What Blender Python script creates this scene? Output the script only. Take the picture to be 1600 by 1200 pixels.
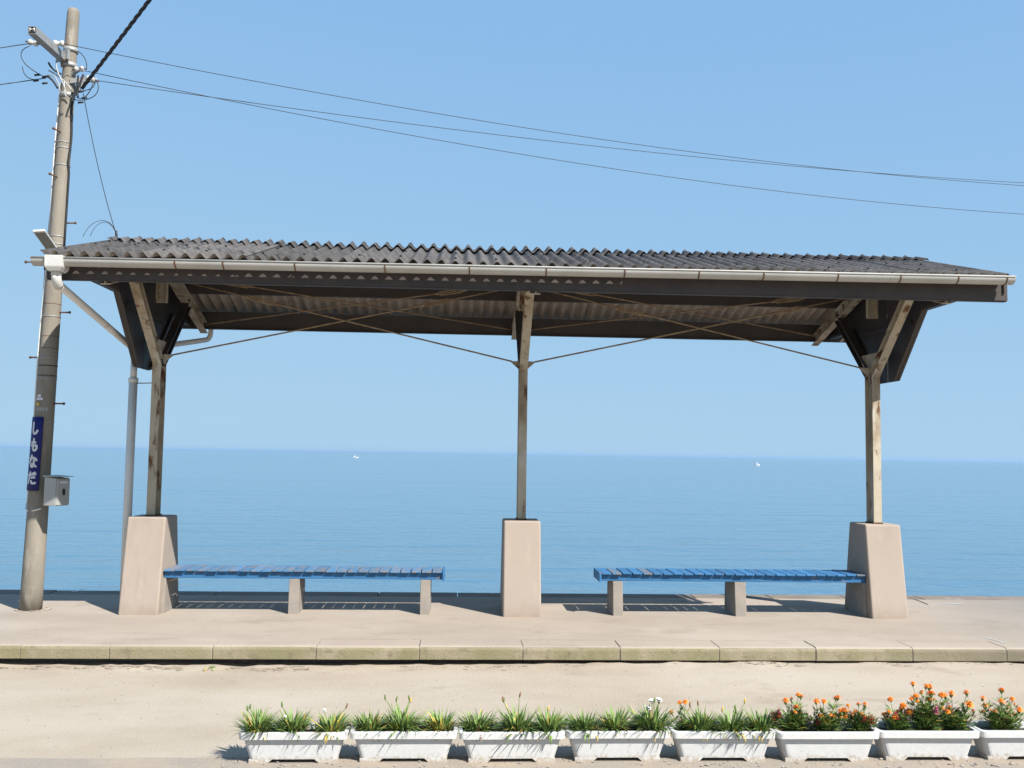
import bpy, bmesh, math, random
import numpy as np
from mathutils import Vector, Matrix, noise
random.seed(7)
scene = bpy.context.scene
for o in list(bpy.data.objects): bpy.data.objects.remove(o)

# ------------------------------------------------------------------ camera
F, YAW, PITCH, ROLL, HC = 1500.0, .0538, .0732, .0142, 1.6
def _axes():
    f = np.array([math.sin(YAW)*math.cos(PITCH), math.cos(YAW)*math.cos(PITCH), math.sin(PITCH)])
    r = np.array([math.cos(YAW), -math.sin(YAW), 0.]); u = np.cross(r, f)
    c, s = math.cos(ROLL), math.sin(ROLL)
    return c*r+s*u, -s*r+c*u, f
RX, UX, FX = _axes()
cam_d = bpy.data.cameras.new('camera'); cam = bpy.data.objects.new('camera', cam_d)
scene.collection.objects.link(cam); scene.camera = cam
cam_d.sensor_width = 36; cam_d.lens = 36*F/1600; cam_d.clip_start = .05; cam_d.clip_end = 200000
m = Matrix.Identity(4)
for i in range(3):
    m[i][0], m[i][1], m[i][2] = RX[i], UX[i], -FX[i]
m[2][3] = HC
cam.matrix_world = m
def at(px, py, axis, val):
    """point where the photo's pixel ray meets a plane (axis = val)"""
    d = RX*(px-800)/F + UX*(600-py)/F + FX
    c = np.array([0, 0, HC]); t = (val-c[axis])/d[axis]
    return Vector(c+t*d)
def at_wall(px, py, p, q):
    """point where the pixel ray meets the vertical plane through p and q"""
    d = RX*(px-800)/F + UX*(600-py)/F + FX
    n = np.array([-(q[1]-p[1]), q[0]-p[0], 0.]); c = np.array([0, 0, HC])
    t = n.dot(np.array(p)-c)/n.dot(d)
    return Vector(c+t*d)

# ------------------------------------------------------------------ sky, sun, exposure
SUNV = Vector((2.2, -2.36, 3.2)).normalized()
HAZE = 1e-4; EXPO = .9; SKYC = ((.04, .442), (.045, .668), (.010, .845))   # x/(x+k)*c per channel
world = bpy.data.worlds.new('World'); scene.world = world; world.use_nodes = True
nt = world.node_tree; nt.nodes.clear()
sky = nt.nodes.new('ShaderNodeTexSky'); sky.sky_type = 'NISHITA'; sky.sun_disc = False
sky.sun_elevation = math.asin(SUNV.z); sky.sun_rotation = math.atan2(SUNV.x, SUNV.y)
sky.altitude = 0; sky.air_density = .6; sky.dust_density = .1; sky.ozone_density = 8.0
bg = nt.nodes.new('ShaderNodeBackground'); bg.inputs[1].default_value = .12
wo = nt.nodes.new('ShaderNodeOutputWorld')
# a hazy, evenly bright sky: the same tone curve over the whole dome, no direction singled out
ssep = nt.nodes.new('ShaderNodeSeparateColor'); scmb = nt.nodes.new('ShaderNodeCombineColor'); nt.links.new(sky.outputs[0], ssep.inputs[0])
for i, (kk, cc) in enumerate(SKYC):
    ad = nt.nodes.new('ShaderNodeMath'); ad.operation = 'ADD'; ad.inputs[1].default_value = kk/.12; nt.links.new(ssep.outputs[i], ad.inputs[0])
    dv = nt.nodes.new('ShaderNodeMath'); dv.operation = 'DIVIDE'; nt.links.new(ssep.outputs[i], dv.inputs[0]); nt.links.new(ad.outputs[0], dv.inputs[1])
    ml = nt.nodes.new('ShaderNodeMath'); ml.operation = 'MULTIPLY'; ml.inputs[1].default_value = cc/.12/2**EXPO; nt.links.new(dv.outputs[0], ml.inputs[0]); nt.links.new(ml.outputs[0], scmb.inputs[i])
nt.links.new(scmb.outputs[0], bg.inputs[0]); nt.links.new(bg.outputs[0], wo.inputs[0])
sl = bpy.data.lights.new('sun', 'SUN'); sl.energy = 5.0; sl.angle = math.radians(.53); sl.color = (1, .97, .925)
sun = bpy.data.objects.new('sun', sl); scene.collection.objects.link(sun)
sun.rotation_euler = SUNV.to_track_quat('Z', 'Y').to_euler(); sun.location = SUNV*50
scene.view_settings.view_transform = 'Standard'; scene.view_settings.look = 'None'
scene.view_settings.exposure = EXPO; scene.view_settings.gamma = 1; scene.view_settings.use_curve_mapping = False
scene.render.engine = 'CYCLES'

# ------------------------------------------------------------------ materials
MATS = {}
def srgb(r, g, b):
    f = lambda c: (c/12.92 if c <= .04045 else ((c+.055)/1.055)**2.4)
    return (f(r/255), f(g/255), f(b/255), 1)
def mat(name, col, col2=None, scale=6., detail=6., rough=.8, bump=0., bscale=60., metallic=0., lo=.35, hi=.65,
        patches=None, stretch=None, spec=.3, var=0.):
    """principled with two-colour noise, optional stain patches (colour, scale, lo, hi) and bump"""
    M = bpy.data.materials.new(name); M.use_nodes = True; n = M.node_tree; N = n.nodes; L = n.links
    b = N['Principled BSDF']; b.inputs['Roughness'].default_value = rough; b.inputs['Metallic'].default_value = metallic
    b.inputs['Specular IOR Level'].default_value = spec
    geo = N.new('ShaderNodeNewGeometry'); oi = N.new('ShaderNodeObjectInfo')
    mp = N.new('ShaderNodeMapping'); L.new(geo.outputs['Position'], mp.inputs[0])
    if stretch: mp.inputs['Scale'].default_value = stretch
    cur = None
    def nz(sc, dt, lo, hi, off=0.):
        t = N.new('ShaderNodeTexNoise'); t.inputs['Scale'].default_value = sc; t.inputs['Detail'].default_value = dt
        t.inputs['Roughness'].default_value = .62
        ad = N.new('ShaderNodeVectorMath'); ad.operation = 'ADD'; ad.inputs[1].default_value = (off, off*.7, off*1.3)
        L.new(mp.outputs[0], ad.inputs[0]); L.new(ad.outputs[0], t.inputs['Vector'])
        r = N.new('ShaderNodeMapRange'); r.inputs[1].default_value = lo; r.inputs[2].default_value = hi
        L.new(t.outputs[0], r.inputs[0]); return r.outputs[0]
    mx = N.new('ShaderNodeMix'); mx.data_type = 'RGBA'
    mx.inputs[6].default_value = col; mx.inputs[7].default_value = col2 or col
    L.new(nz(scale, detail, lo, hi), mx.inputs[0]); cur = mx.outputs[2]
    for i, (pc, ps, pl, ph) in enumerate(patches or []):
        m2 = N.new('ShaderNodeMix'); m2.data_type = 'RGBA'; m2.inputs[7].default_value = pc
        L.new(cur, m2.inputs[6]); L.new(nz(ps, 8, pl, ph, 7.3*(i+1)), m2.inputs[0]); cur = m2.outputs[2]
    if var:   # each piece weathers to its own tone
        rr = N.new('ShaderNodeMapRange'); rr.inputs[3].default_value = 1-var; rr.inputs[4].default_value = 1+var*.6; L.new(oi.outputs['Random'], rr.inputs[0])
        vm = N.new('ShaderNodeVectorMath'); vm.operation = 'SCALE'; L.new(cur, vm.inputs[0]); L.new(rr.outputs[0], vm.inputs['Scale']); cur = vm.outputs[0]
    L.new(cur, b.inputs['Base Color'])
    if bump:
        t = N.new('ShaderNodeTexNoise'); t.inputs['Scale'].default_value = bscale; t.inputs['Detail'].default_value = 5
        L.new(mp.outputs[0], t.inputs['Vector'])
        bp = N.new('ShaderNodeBump'); bp.inputs['Strength'].default_value = bump; bp.inputs['Distance'].default_value = .01
        L.new(t.outputs[0], bp.inputs['Height']); L.new(bp.outputs[0], b.inputs['Normal'])
    MATS[name] = M; M['mix'] = 0
    return M
AL = .74
def C3(r, g, b): return (r*AL, g*AL, b*AL, 1)
mat('dirt', C3(.47, .392, .30), C3(.42, .348, .262), 1.1, 9, .95, .7, 110, lo=.38, hi=.62, patches=[(C3(.51, .44, .355), .7, .45, .7), (C3(.36, .29, .215), 2.2, .58, .78), (C3(.25, .20, .15), 28, .70, .80)], stretch=(.8, 1.15, 1))
mat('soilcrust', C3(.36, .295, .22), C3(.26, .21, .155), 9, 8, .95, .6, 80)
mat('paving', C3(.38, .325, .265), C3(.32, .275, .225), 50, 7, .9, .5, 160, patches=[(C3(.44, .35, .26), 1.5, .46, .64), (C3(.22, .185, .15), 70, .64, .74)])
mat('pillar', C3(.43, .35, .285), C3(.40, .325, .265), 3, 6, .85, .08, 30, patches=[(C3(.35, .28, .22), 3.5, .54, .76), (C3(.47, .39, .32), 6, .58, .72)], stretch=(1, 1, .35))
mat('legconc', C3(.36, .31, .26), C3(.30, .26, .22), 8, 6, .9, .3, 50)
mat('polec', C3(.315, .275, .22), C3(.25, .22, .178), 5, 8, .85, .3, 70, patches=[(C3(.20, .17, .13), 4, .54, .74), (C3(.40, .355, .29), 9, .58, .7)], stretch=(1, 1, .35))
mat('sheetunder', C3(.54, .45, .37), C3(.42, .345, .28), 6, 6, .92, .3, 40)
mat('sheet', C3(.150, .138, .130), C3(.082, .075, .071), 14, 8, .92, .5, 90, patches=[(C3(.16, .15, .14), 30, .60, .75), (C3(.05, .046, .044), 4, .52, .68), (C3(.24, .225, .20), 45, .66, .74)], var=.28)
mat('steel', C3(.58, .51, .39), C3(.46, .39, .28), 5, 8, .65, .2, 40, patches=[(C3(.72, .69, .62), 3, .54, .7), (C3(.30, .22, .14), 2.5, .52, .66), (C3(.15, .065, .027), 9, .55, .64)], stretch=(1, 1, .4))
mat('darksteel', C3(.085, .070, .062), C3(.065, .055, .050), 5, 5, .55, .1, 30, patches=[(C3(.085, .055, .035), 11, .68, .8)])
mat('rod', C3(.44, .34, .22), C3(.27, .17, .09), 12, 6, .75, .1, 60)
mat('gutter', C3(.56, .54, .49), C3(.48, .46, .41), 3, 6, .4, .05, 20, patches=[(C3(.30, .25, .18), 7, .62, .8)], stretch=(1, 1, .5))
mat('pvc', C3(.95, .91, .84), C3(.84, .80, .73), 3, 6, .45, .05, 20, patches=[(C3(.34, .29, .22), 5, .62, .8)])
mat('whitepaint', C3(.72, .70, .66), C3(.62, .60, .56), 6, 5, .5)
mat('galv', C3(.42, .42, .40), C3(.34, .335, .32), 9, 6, .5, .1, 30, metallic=.3)
mat('boxgrey', C3(.46, .46, .43), C3(.42, .42, .39), 4, 5, .5)
mat('rust', C3(.20, .09, .04), C3(.11, .05, .025), 20, 6, .85)
mat('black', C3(.02, .02, .022), C3(.035, .035, .037), 9, 4, .55)
mat('wire', C3(.03, .035, .045), C3(.05, .05, .055), 9, 4, .5)
mat('porcelain', C3(.66, .64, .60), C3(.56, .54, .50), 9, 4, .2, spec=.5)
mat('signblue', C3(.010, .014, .15), C3(.008, .011, .12), 9, 5, .45, spec=.25)
mat('signwhite', C3(.78, .79, .80), C3(.70, .71, .72), 15, 5, .3)
mat('benchblue', C3(.05, .20, .42), C3(.04, .16, .34), 7, 6, .55, .2, 60, patches=[(C3(.20, .19, .19), 14, .61, .68)], var=.2)
mat('benchworn', C3(.085, .21, .37), C3(.23, .205, .205), 13, 8, .65, .3, 60, lo=.47, hi=.60, stretch=(1.6, .7, 1), var=.16)
mat('planter', C3(.70, .69, .665), C3(.65, .64, .615), 25, 6, .5, .08, 60, patches=[(C3(.50, .46, .40), 55, .60, .72)])
mat('soil', C3(.055, .042, .032), C3(.10, .075, .055), 40, 6, .95, .9, 60)
mat('stone', C3(.40, .36, .31), C3(.28, .25, .22), 12, 6, .9, .3, 60)
mat('ballast', C3(.17, .15, .13), C3(.10, .09, .08), 20, 6, .95, .8, 30)
mat('glassgrey', C3(.28, .29, .28), C3(.24, .25, .24), 5, 3, .25)
mat('boathull', C3(.8, .8, .8), C3(.75, .75, .75), 1, 3, .4)
for nm, c1, c2 in (('leafgreen', (.17, .25, .055), (.13, .20, .045)), ('leaflight', (.25, .38, .085), (.19, .30, .07)),
                   ('leafdark', (.08, .14, .04), (.06, .11, .035)), ('leafyellow', (.75, .55, .10), (.65, .42, .09)),
                   ('leafbrown', (.32, .19, .09), (.24, .13, .07)), ('orange', (1.1, .30, .015), (1.0, .22, .012)),
                   ('orange2', (1.15, .44, .04), (1.05, .35, .03)), ('red', (.42, .022, .035), (.25, .012, .025)), ('petalwhite', (.78, .78, .72), (.7, .72, .62)),
                   ('pink', (.62, .14, .25), (.5, .1, .2))):
    M = mat(nm, C3(*c1), C3(*c2), 30, 4, .6, spec=.35)
    b = M.node_tree.nodes['Principled BSDF']
    b.inputs['Transmission Weight'].default_value = 0
    b.inputs['Subsurface Weight'].default_value = 0
def sea_material():
    M = bpy.data.materials.new('seawater'); M.use_nodes = True; n = M.node_tree; N = n.nodes; L = n.links
    b = N['Principled BSDF']; b.inputs['Base Color'].default_value = (.052, .132, .190, 1)
    b.inputs['Roughness'].default_value = .13; b.inputs['IOR'].default_value = 1.33
    geo = N.new('ShaderNodeNewGeometry')
    h = None
    for sc, st, w in ((.9, (1, 1, 1), .45), (.22, (.45, 1.4, 1), 1.9), (.03, (.4, 1.6, 1), 4.0)):
        mp = N.new('ShaderNodeMapping'); mp.inputs['Scale'].default_value = st; L.new(geo.outputs['Position'], mp.inputs[0])
        t = N.new('ShaderNodeTexNoise'); t.inputs['Scale'].default_value = sc; t.inputs['Detail'].default_value = 4
        L.new(mp.outputs[0], t.inputs['Vector'])
        ml = N.new('ShaderNodeMath'); ml.operation = 'MULTIPLY'; ml.inputs[1].default_value = w; L.new(t.outputs[0], ml.inputs[0])
        if h is None: h = ml.outputs[0]
        else:
            a = N.new('ShaderNodeMath'); a.operation = 'ADD'; L.new(h, a.inputs[0]); L.new(ml.outputs[0], a.inputs[1]); h = a.outputs[0]
    bp = N.new('ShaderNodeBump'); bp.inputs['Strength'].default_value = 1; bp.inputs['Distance'].default_value = .16
    L.new(h, bp.inputs['Height']); L.new(bp.outputs[0], b.inputs['Normal'])
    MATS['seawater'] = M
sea_material()
def add_position_tint(name, colour, axis, lo, hi, nscale=.8, namp=1.2):
    """a second real surface colour that takes over along one world axis, with a ragged edge"""
    M = MATS[name]; n = M.node_tree; N = n.nodes; L = n.links; b = N['Principled BSDF']
    src = b.inputs['Base Color'].links[0].from_socket
    geo = N.new('ShaderNodeNewGeometry'); sp = N.new('ShaderNodeSeparateXYZ'); L.new(geo.outputs['Position'], sp.inputs[0])
    t = N.new('ShaderNodeTexNoise'); t.inputs['Scale'].default_value = nscale; t.inputs['Detail'].default_value = 6; L.new(geo.outputs['Position'], t.inputs['Vector'])
    ma = N.new('ShaderNodeMath'); ma.operation = 'MULTIPLY_ADD'; ma.inputs[1].default_value = namp*2; L.new(t.outputs[0], ma.inputs[0])
    sb = N.new('ShaderNodeMath'); sb.operation = 'SUBTRACT'; sb.inputs[1].default_value = namp; L.new(sp.outputs[axis], sb.inputs[0])
    L.new(sb.outputs[0], ma.inputs[2])
    r = N.new('ShaderNodeMapRange'); r.inputs[1].default_value = lo; r.inputs[2].default_value = hi; L.new(ma.outputs[0], r.inputs[0])
    mx = N.new('ShaderNodeMix'); mx.data_type = 'RGBA'; mx.inputs[7].default_value = colour
    L.new(r.outputs[0], mx.inputs[0]); L.new(src, mx.inputs[6]); L.new(mx.outputs[2], b.inputs['Base Color'])
mat('concrete', C3(.44, .365, .29), C3(.385, .32, .255), 1.0, 9, .92, .6, 90, lo=.38, hi=.62, patches=[(C3(.47, .40, .325), .8, .48, .7), (C3(.31, .255, .195), 1.8, .56, .78), (C3(.21, .17, .13), 30, .70, .80)], stretch=(.75, 1.2, 1))
add_position_tint('concrete', C3(.27, .24, .21), 0, 4.6, 7.0)
mat('coping', C3(.27, .225, .18), C3(.20, .165, .13), 2.5, 8, .9, .5, 60, patches=[(C3(.36, .34, .31), 3, .62, .72)])
mat('kerb', C3(.40, .35, .28), C3(.32, .28, .215), 2.0, 8, .92, .6, 60, patches=[(C3(.27, .245, .19), 9, .55, .75)])
mat('kerbface', C3(.305, .26, .165), C3(.245, .22, .115), 2.0, 9, .95, .45, 60, lo=.36, hi=.64, patches=[(C3(.36, .305, .21), 5, .48, .7), (C3(.18, .15, .095), 9, .56, .76), (C3(.12, .10, .07), 40, .66, .76)])
add_position_tint('kerbface', C3(.20, .17, .125), 0, 3.4, 4.8)
add_position_tint('pillar', C3(.33, .26, .195), 2, .16, -.06, 9, .14)
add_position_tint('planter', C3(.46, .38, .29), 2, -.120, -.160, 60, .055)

# ------------------------------------------------------------------ mesh helpers
COL = scene.collection
class MB:
    def __init__(s): s.v = []; s.f = []; s.mi = []; s.sm = []; s.cur = 0; s.smooth = False
    def add(s, vs, fs):
        o = len(s.v); s.v += [tuple(v) for v in vs]
        for f in fs: s.f.append([i+o for i in f]); s.mi.append(s.cur); s.sm.append(s.smooth)
        return s
    def hexa(s, p):   # 8 points: bottom ring 0-3 ccw, top ring 4-7
        return s.add(p, [(3, 2, 1, 0), (4, 5, 6, 7), (0, 1, 5, 4), (1, 2, 6, 5), (2, 3, 7, 6), (3, 0, 4, 7)])
    def box(s, x0, x1, y0, y1, z0, z1):
        return s.hexa([(x0, y0, z0), (x1, y0, z0), (x1, y1, z0), (x0, y1, z0), (x0, y0, z1), (x1, y0, z1), (x1, y1, z1), (x0, y1, z1)])
    def bar(s, p, q, w, h, up=(0, 0, 1)):
        """box from p to q; w across, h along 'up' made perpendicular; centred on the line"""
        p = Vector(p); q = Vector(q); d = (q-p).normalized(); r = d.cross(Vector(up)).normalized(); u = r.cross(d)
        r *= w/2; u *= h/2
        return s.hexa([p-r-u, p+r-u, q+r-u, q-r-u, p-r+u, p+r+u, q+r+u, q-r+u])
    def prism(s, poly, x0, x1):
        """polygon in (y,z) extruded along x"""
        n = len(poly); vs = [(x0, y, z) for y, z in poly]+[(x1, y, z) for y, z in poly]
        fs = [tuple(range(n)), tuple(range(2*n-1, n-1, -1))]+[(i, i+n, (i+1) % n+n, (i+1) % n) for i in range(n)]
        return s.add(vs, fs)
    def tube(s, pts, r, n=8, cap=True):
        pts = [Vector(p) for p in pts]; rs = r if isinstance(r, (list, tuple)) else [r]*len(pts)
        rings = []; prev = None
        for i, p in enumerate(pts):
            d = (pts[min(i+1, len(pts)-1)]-pts[max(i-1, 0)]).normalized()
            if prev is None:
                a = Vector((0, 0, 1)) if abs(d.z) < .9 else Vector((1, 0, 0)); u = d.cross(a).normalized()
            else: u = (prev-d*prev.dot(d)).normalized()
            prev = u; w = d.cross(u)
            rings.append([p+(u*math.cos(2*math.pi*k/n)+w*math.sin(2*math.pi*k/n))*rs[i] for k in range(n)])
        vs = [v for ring in rings for v in ring]; fs = []
        for i in range(len(rings)-1):
            for k in range(n):
                a, b = i*n+k, i*n+(k+1) % n; fs.append((a, b, b+n, a+n))
        if cap: fs += [tuple(range(n-1, -1, -1)), tuple(range(len(vs)-n, len(vs)))]
        sm = s.smooth; s.smooth = True; s.add(vs, fs); s.smooth = sm
        return s
    def build(s, name, mats, parent=None, bevel=0, loc=None, segs=2):
        me = bpy.data.meshes.new(name); me.from_pydata(s.v, [], s.f); me.update()
        for mm in (mats if isinstance(mats, (list, tuple)) else [mats]): me.materials.append(MATS[mm])
        me.polygons.foreach_set('material_index', s.mi); me.polygons.foreach_set('use_smooth', s.sm)
        bm = bmesh.new(); bm.from_mesh(me); bmesh.ops.recalc_face_normals(bm, faces=bm.faces)
        if bevel:
            bmesh.ops.remove_doubles(bm, verts=bm.verts, dist=1e-5)
            ed = [e for e in bm.edges if len(e.link_faces) == 2 and e.calc_face_angle(0) > .5]
            bmesh.ops.bevel(bm, geom=ed, offset=bevel, segments=segs, profile=.5, affect='EDGES', clamp_overlap=True)
        bm.to_mesh(me); bm.free()
        return link(name, me, parent, loc)
def link(name, me, parent=None, loc=None):
    o = bpy.data.objects.new(name, me); COL.objects.link(o)
    if parent is not None: o.parent = parent
    if loc is not None: o.location = loc
    return o
def thing(name, label, cat, loc=(0, 0, 0), group=None):
    o = bpy.data.objects.new(name, None); COL.objects.link(o); o.location = loc; o.empty_display_size = .1
    return tag(o, label, cat, group)
def tag(o, label, cat, group=None):
    o['label'] = label; o['category'] = cat
    if group: o['group'] = group
    return o
def kind(o, k): o['kind'] = k; return o
def catenary(fn, n=24): return [fn(i/(n-1)) for i in range(n)]
def bez(p, n=10):
    p = [Vector(a) for a in p]; out = []
    for i in range(n+1):
        t = i/n; q = p[:]
        while len(q) > 1: q = [q[k].lerp(q[k+1], t) for k in range(len(q)-1)]
        out.append(q[0])
    return out

# ------------------------------------------------------------------ ground, platform, sea
GZ = -.17; PF = 8.15; PB = 11.24
def ground_z(x, y):
    t = min(1, max(0, (x+1.5)/4.5)); t = t*t*(3-2*t)
    near = min(1, max(0, (y-7.2)/.9))
    z = GZ + near*(.043*t) + .004*noise.noise(Vector((x*.8, y*1.3, 0)))
    if y > 7.85:
        k = min(1, (y-7.85)/.25); z += k*(.016*noise.noise(Vector((x*3.1, y*4, 3)))+.011*noise.noise(Vector((x*9, y*12, 9))))
    return min(z, -.118)
def build_ground():
    xs = sorted(set([-400, -120, -40, -20, -10, 10, 20, 40, 120, 400]+[round(-6+i*.06, 3) for i in range(int(14/.06))]))
    ys = sorted(set([-200, -60, -20, -5, 0, 3, 4.5]+[round(5.2+i*.12, 3) for i in range(20)]+[round(7.62+i*.03, 3) for i in range(26)]))
    vs = [(x, y, ground_z(x, y) if -6 <= x <= 8 else GZ) for y in ys for x in xs]; nx = len(xs); fs = []
    for j in range(len(ys)-1):
        for i in range(nx-1): a = j*nx+i; fs.append((a, a+1, a+1+nx, a+nx))
    b = MB(); b.smooth = True; b.add(vs, fs); kind(b.build('ground', 'dirt'), 'structure')
build_ground()
b = MB()
xs = [-60]+[-4+i*.25 for i in range(40)]+[60]
rng = random.Random(3)
edge = [5.735+rng.uniform(-.012, .012)+(.01 if x > -1 else 0) for x in xs]
vs = [(x, -40, -.160) for x in xs]+[(x, e, -.160) for x, e in zip(xs, edge)]+[(x, e+.004, -.178) for x, e in zip(xs, edge)]
n = len(xs); b.add(vs, [(i, i+1, i+1+n, i+n) for i in range(n-1)]+[(i+n, i+1+n, i+1+2*n, i+2*n) for i in range(n-1)])
kind(b.build('paving', 'paving'), 'structure')

b = MB(); b.box(-60, 60, PF+.30, PB-.32, -.6, 0); platform = kind(b.build('platform', 'concrete'), 'structure')
b = MB(); b.box(-60, 60, PF+.14, PF+.296, -.6, -.112); b.build('base_course', 'ballast', platform)
b = MB(); b.box(-60, 60, PB-.32, PB-.02, -1.1, -.17); b.build('back_wall', 'coping', platform)
# kerb stones along the front edge
joints = [-3.539, -2.826, -1.996, -1.152, -.303, .561, 1.381, 2.227, 3.059, 3.902, 4.73]
jj = [joints[0]-.84*k for k in range(8, 0, -1)]+joints+[joints[-1]+.84*k for k in range(1, 10)]
for i in range(len(jj)-1):
    x0, x1 = jj[i]+.0025, jj[i+1]-.0025; dz = rng.uniform(-.003, .003); dy = rng.uniform(-.004, .004)
    b = MB()
    b.prism([(PF+dy, -.114), (PF+.298, -.114), (PF+.298, -.001+dz), (PF+.04+dy, -.001+dz), (PF+.018+dy, -.006+dz), (PF+.005+dy, -.018+dz), (PF+dy, -.036+dz)], x0, x1)
    o = b.build('kerb_stone', ['concrete', 'kerbface'], platform, bevel=.006, segs=2)
    for p in o.data.polygons:
        if p.normal.y < -.75: p.material_index = 1
b = MB(); b.box(jj[-1], 60, PF, PF+.298, -.114, -.002); b.box(-60, jj[0], PF, PF+.298, -.114, -.002); b.build('kerb_run', 'kerb', platform)
b = MB(); b.box(jj[0], jj[-1], PF+.012, PF+.296, -.112, -.010); b.build('joint_mortar', 'kerb', platform)
# coping stones along the seaward edge
x = -9.
while x < 12:
    w = .9+rng.uniform(-.02, .02); b = MB(); b.box(x+.004, x+w-.004, PB-.316, PB+rng.uniform(-.004, .004), -.17, rng.uniform(-.002, .004))
    b.build('coping_stone', 'coping', platform, bevel=.008); x += w
b = MB(); b.box(-60, -9, PB-.316, PB, -.17, .001); b.box(x, 60, PB-.316, PB, -.17, .001); b.build('coping_run', 'coping', platform)

def line_on_platform(name, pxs, w, m_):
    pts = [at(px, py, 2, 0.) for px, py in pxs]; b = MB()
    fine = []
    for i in range(len(pts)-1):
        for k in range(6): fine.append(pts[i].lerp(pts[i+1], k/6)+Vector((rng.uniform(-.004, .004), rng.uniform(-.006, .006), .0)))
    fine.append(pts[-1])
    for p, q in zip(fine, fine[1:]):
        d = (q-p).normalized(); n_ = Vector((-d.y, d.x, 0))*w/2; b.add([p-n_, p+n_, q+n_, q-n_], [(0, 1, 2, 3)])
    o = b.build(name, m_, platform); o.location.z = .004
line_on_platform('crack', [(1421, 934), (1436, 939), (1450, 945)], .018, 'ballast')
line_on_platform('crack', [(1150, 930), (1180, 936), (1215, 939)], .010, 'ballast')
line_on_platform('mortar_line', [(1466, 945), (1484, 944.6), (1504, 943.5)], .022, 'signwhite')
line_on_platform('mortar_line', [(1538, 996), (1560, 1002), (1571, 1006)], .013, 'signwhite')
line_on_platform('worn_edge_mark', [(113, 925), (122, 924), (128, 921), (136, 919.5)], .03, 'signwhite')
line_on_platform('worn_edge_mark', [(765, 927), (777, 927)], .04, 'signwhite')
line_on_platform('worn_edge_mark', [(1075, 940), (1092, 940.5)], .03, 'signwhite')
line_on_platform('worn_edge_mark', [(335, 934.5), (346, 934)], .03, 'signwhite')
b = MB(); b.box(-400, 400, PB-.02, 17, -2, -1.1); b.hexa([(-400, 17, -6), (400, 17, -6), (400, 24, -6), (-400, 24, -6), (-400, 17, -1.15), (400, 17, -1.15), (400, 17.6, -1.15), (-400, 17.6, -1.15)])
kind(b.build('trackbed', 'ballast'), 'structure')
SEA = -4.0
b = MB(); b.add([(-44000, 17.2, SEA), (44000, 17.2, SEA), (44000, 44000, SEA), (-44000, 44000, SEA)], [(0, 1, 2, 3)])
kind(b.build('sea', 'seawater'), 'structure')

# loose soil crumbs along the foot of the kerb and gravel round the planters
def rock(b, c, r, rg):
    vs = []; 
    for (a, e) in ((0, -1), (0, 0), (1, 0), (2, 0), (3, 0), (4, 0), (0, 1)):
        if e == 0:
            t = a*1.2566+rg.uniform(-.3, .3); q = rg.uniform(.7, 1.2); vs.append((c[0]+r*q*math.cos(t)*1.25, c[1]+r*q*math.sin(t), c[2]+r*rg.uniform(-.1, .3)))
        else: vs.append((c[0]+r*rg.uniform(-.3, .3), c[1]+r*rg.uniform(-.3, .3), c[2]+e*r*rg.uniform(.4, .75)))
    b.add(vs, [(0, 2, 1), (0, 3, 2), (0, 4, 3), (0, 5, 4), (0, 1, 5), (6, 1, 2), (6, 2, 3), (6, 3, 4), (6, 4, 5), (6, 5, 1)])
rg = random.Random(11); b = MB()
for i in range(2600):
    x = rg.uniform(-4.8, 6.4); dens = max(0., noise.noise(Vector((x*1.7, 0, 5)))*1.6+(.55 if x < -1.2 else .12))
    if rg.random() > dens: continue
    y = 8.13-abs(rg.gauss(0, .06)); r = rg.choice((.003, .004, .005, .006, .009, .013, .020))*(1 if x < -1 else .6)
    o0 = len(b.v); z0 = ground_z(x, y); rock(b, (x, y, z0+r*.1), r, rg)
    if r > .008:
        st = rg.uniform(1.2, 2.4)
        b.v[o0:] = [(x+(vx-x)*st, vy, z0+(vz-z0)*.6) for vx, vy, vz in b.v[o0:]]
kind(tag(b.build('soil_crumbs', 'soilcrust'), 'crumbled sandy soil lying along the foot of the kerb stones', 'soil'), 'stuff')
b = MB()
for i in range(900):
    x = rg.uniform(-1.3, 3.9); y = rg.uniform(5.3, 5.8); r = rg.choice((.0025, .003, .004, .005, .007, .010)) if rg.random() < .97 else .014
    rock(b, (x, y, (-.160 if y < 5.74 else ground_z(x, y))+r*.25), r, rg)
for i in range(420):
    x = rg.uniform(-4.8, 6.4); y = rg.uniform(8.2, 11.1); r = rg.choice((.0022, .003, .004)); rock(b, (x, y, .002+r*.2), r, rg)
for i in range(700):
    x = rg.uniform(-4.5, 6); y = rg.uniform(5.8, 8.0); r = rg.choice((.0025, .003, .004, .006)); rock(b, (x, y, ground_z(x, y)+r*.25), r, rg)
kind(tag(b.build('gravel', 'stone'), 'small scattered gravel stones around the feet of the white planters', 'gravel'), 'stuff')

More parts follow.
